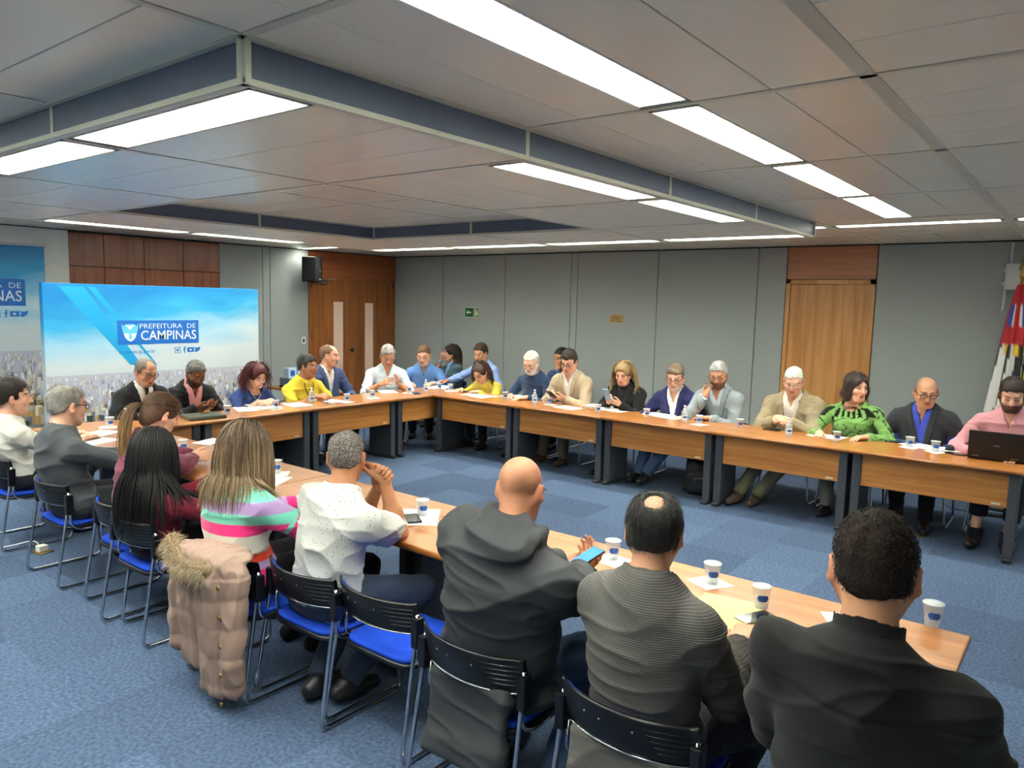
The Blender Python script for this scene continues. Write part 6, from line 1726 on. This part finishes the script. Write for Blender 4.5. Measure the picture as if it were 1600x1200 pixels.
q = onz(1430, 836, 0); bp_ = MB().bbox((-.07, -.05, 0), (.07, .05, .005), .002).build('floor_plate', M_BRASS, None, (q[0], q[1], 0), .1); tag(bp_, 'flat brass floor plate before the right table', 'plate')
q = onz(1555, 808, 0); ad = empty('power_adapter', (q[0], q[1], 0), .2, 'black power adapter with cable under the right table', 'adapter')
MB().bbox((-.08, -.03, 0), (.08, .03, .032), .006).build('brick', M_BLACK, ad); MB().tube([(-.08, 0, .015), (-.2, .05, .006), (-.35, .12, .006), (-.4, .3, .006)], .004, 6).build('cable', M_BLACK, ad)

# ---- the coat over the chair of the striped sweater
def make_coat():
    ch = [o for o in bpy.data.objects if o.get('label') == 'stacking chair hung with the fur-trimmed coat'][0]
    cx_, cy_ = ch.location.x, ch.location.y
    t = empty('winter_coat', (cx_ + .03, cy_, 0), 0, 'dusty pink quilted coat with fur hood hung over a chair back', 'coat')
    fl = Field(.007); yb = -.285
    # body panel hanging behind the backrest, sleeves at the sides, hood fold above
    fl.box((.03, yb - .02, .40), rotx(.05), (.20, .036, .28), .032, k=.03)
    fl.box((-.085, yb - .05, .40), rotx(.05), (.085, .036, .27), .034, k=.010); fl.box((.10, yb - .06, .36), rotx(.05), (.085, .036, .30), .034, k=.010)
    fl.cap((-.19, yb - .03, .62), (-.20, yb - .055, .34), .055, .046, k=.012); fl.cap((-.20, yb - .055, .34), (-.185, yb - .05, .24), .046, .05, k=.012)
    fl.cap((.215, yb, .62), (.225, yb - .04, .24), .05, .046, k=.010); fl.cap((.225, yb - .04, .24), (.22, yb - .03, .12), .046, .048, k=.010)
    fl.ell((.0, yb - .03, .675), None, (.215, .085, .05), k=.03); fl.ell((.03, yb + .03, .68), None, (.2, .1, .03), k=.03)
    V, F = fl.solve(); N = vnormals(V, F)
    q_ = .007 * np.abs(np.sin((V[:, 2] + .012 * np.sin(V[:, 0] * 14)) * 24)) ** .5 * (V[:, 2] < .62)
    V = V + N * (folds(V, .008, 15, 30, (1.5, 1.5, .35)) + q_)[:, None]
    C = np.tile(np.array([152, 126, 114.0]), (len(V), 1)) * (1 + .06 * nz3(V, 30, 4))[:, None]
    body = link('coat_body', np_mesh('coat_body', V, F, M_CLOTH, C), None, t)
    rng = np.random.default_rng(5); n = 3200
    u = rng.random(n); path = lambda s: np.stack([-.235 + .37 * s, yb - .06 - .05 * np.sin(s * 2.6), .70 - .055 * np.sin(s * 2.2)], 1)
    c = path(u); a = rng.uniform(0, 2 * PI, n); rad_ = .035
    d = np.stack([.25 * rng.normal(size=n), np.cos(a), np.sin(a)], 1); d /= np.linalg.norm(d, axis=1, keepdims=True)
    st = c + d * rad_ * .5; L = rng.uniform(.03, .055, n)[:, None, None]; tt = np.linspace(0, 1, 4)[None, :, None]
    bend = np.array([.1, 0, -.6]) + rng.normal(size=(n, 3)) * .35
    paths = st[:, None] + d[:, None] * L * tt + bend[:, None] * L * tt ** 2 * .7
    cc = lerpc(np.array([150, 128, 96]), np.array([206, 190, 160]), rng.random((n, 1)))
    fur = Field(.01); P_ = path(np.linspace(0, 1, 12))
    for i in range(11): fur.cap(P_[i], P_[i + 1], .036, k=.01)
    Vf, Ff = fur.solve(); fo_ = link('fur_trim', np_mesh('fur_trim', Vf, Ff, M_HAIR, np.tile(np.array([140, 118, 90.0]), (len(Vf), 1))), None, t)
    tag(strands('fur_strands', M_HAIR, fo_, paths, .0016, cc, rng), kind='stuff')
    for k in range(5):
        z = .60 - .13 * k
        MB().lathe([(.011, 0), (.011, .004), (.005, .007)], 12, Matrix.Translation((.232 + .012 * k / 5, yb - .105, z)) @ Matrix.Rotation(PI / 2, 4, 'X')).build('snap_button', M_BRASS, body)
make_coat()
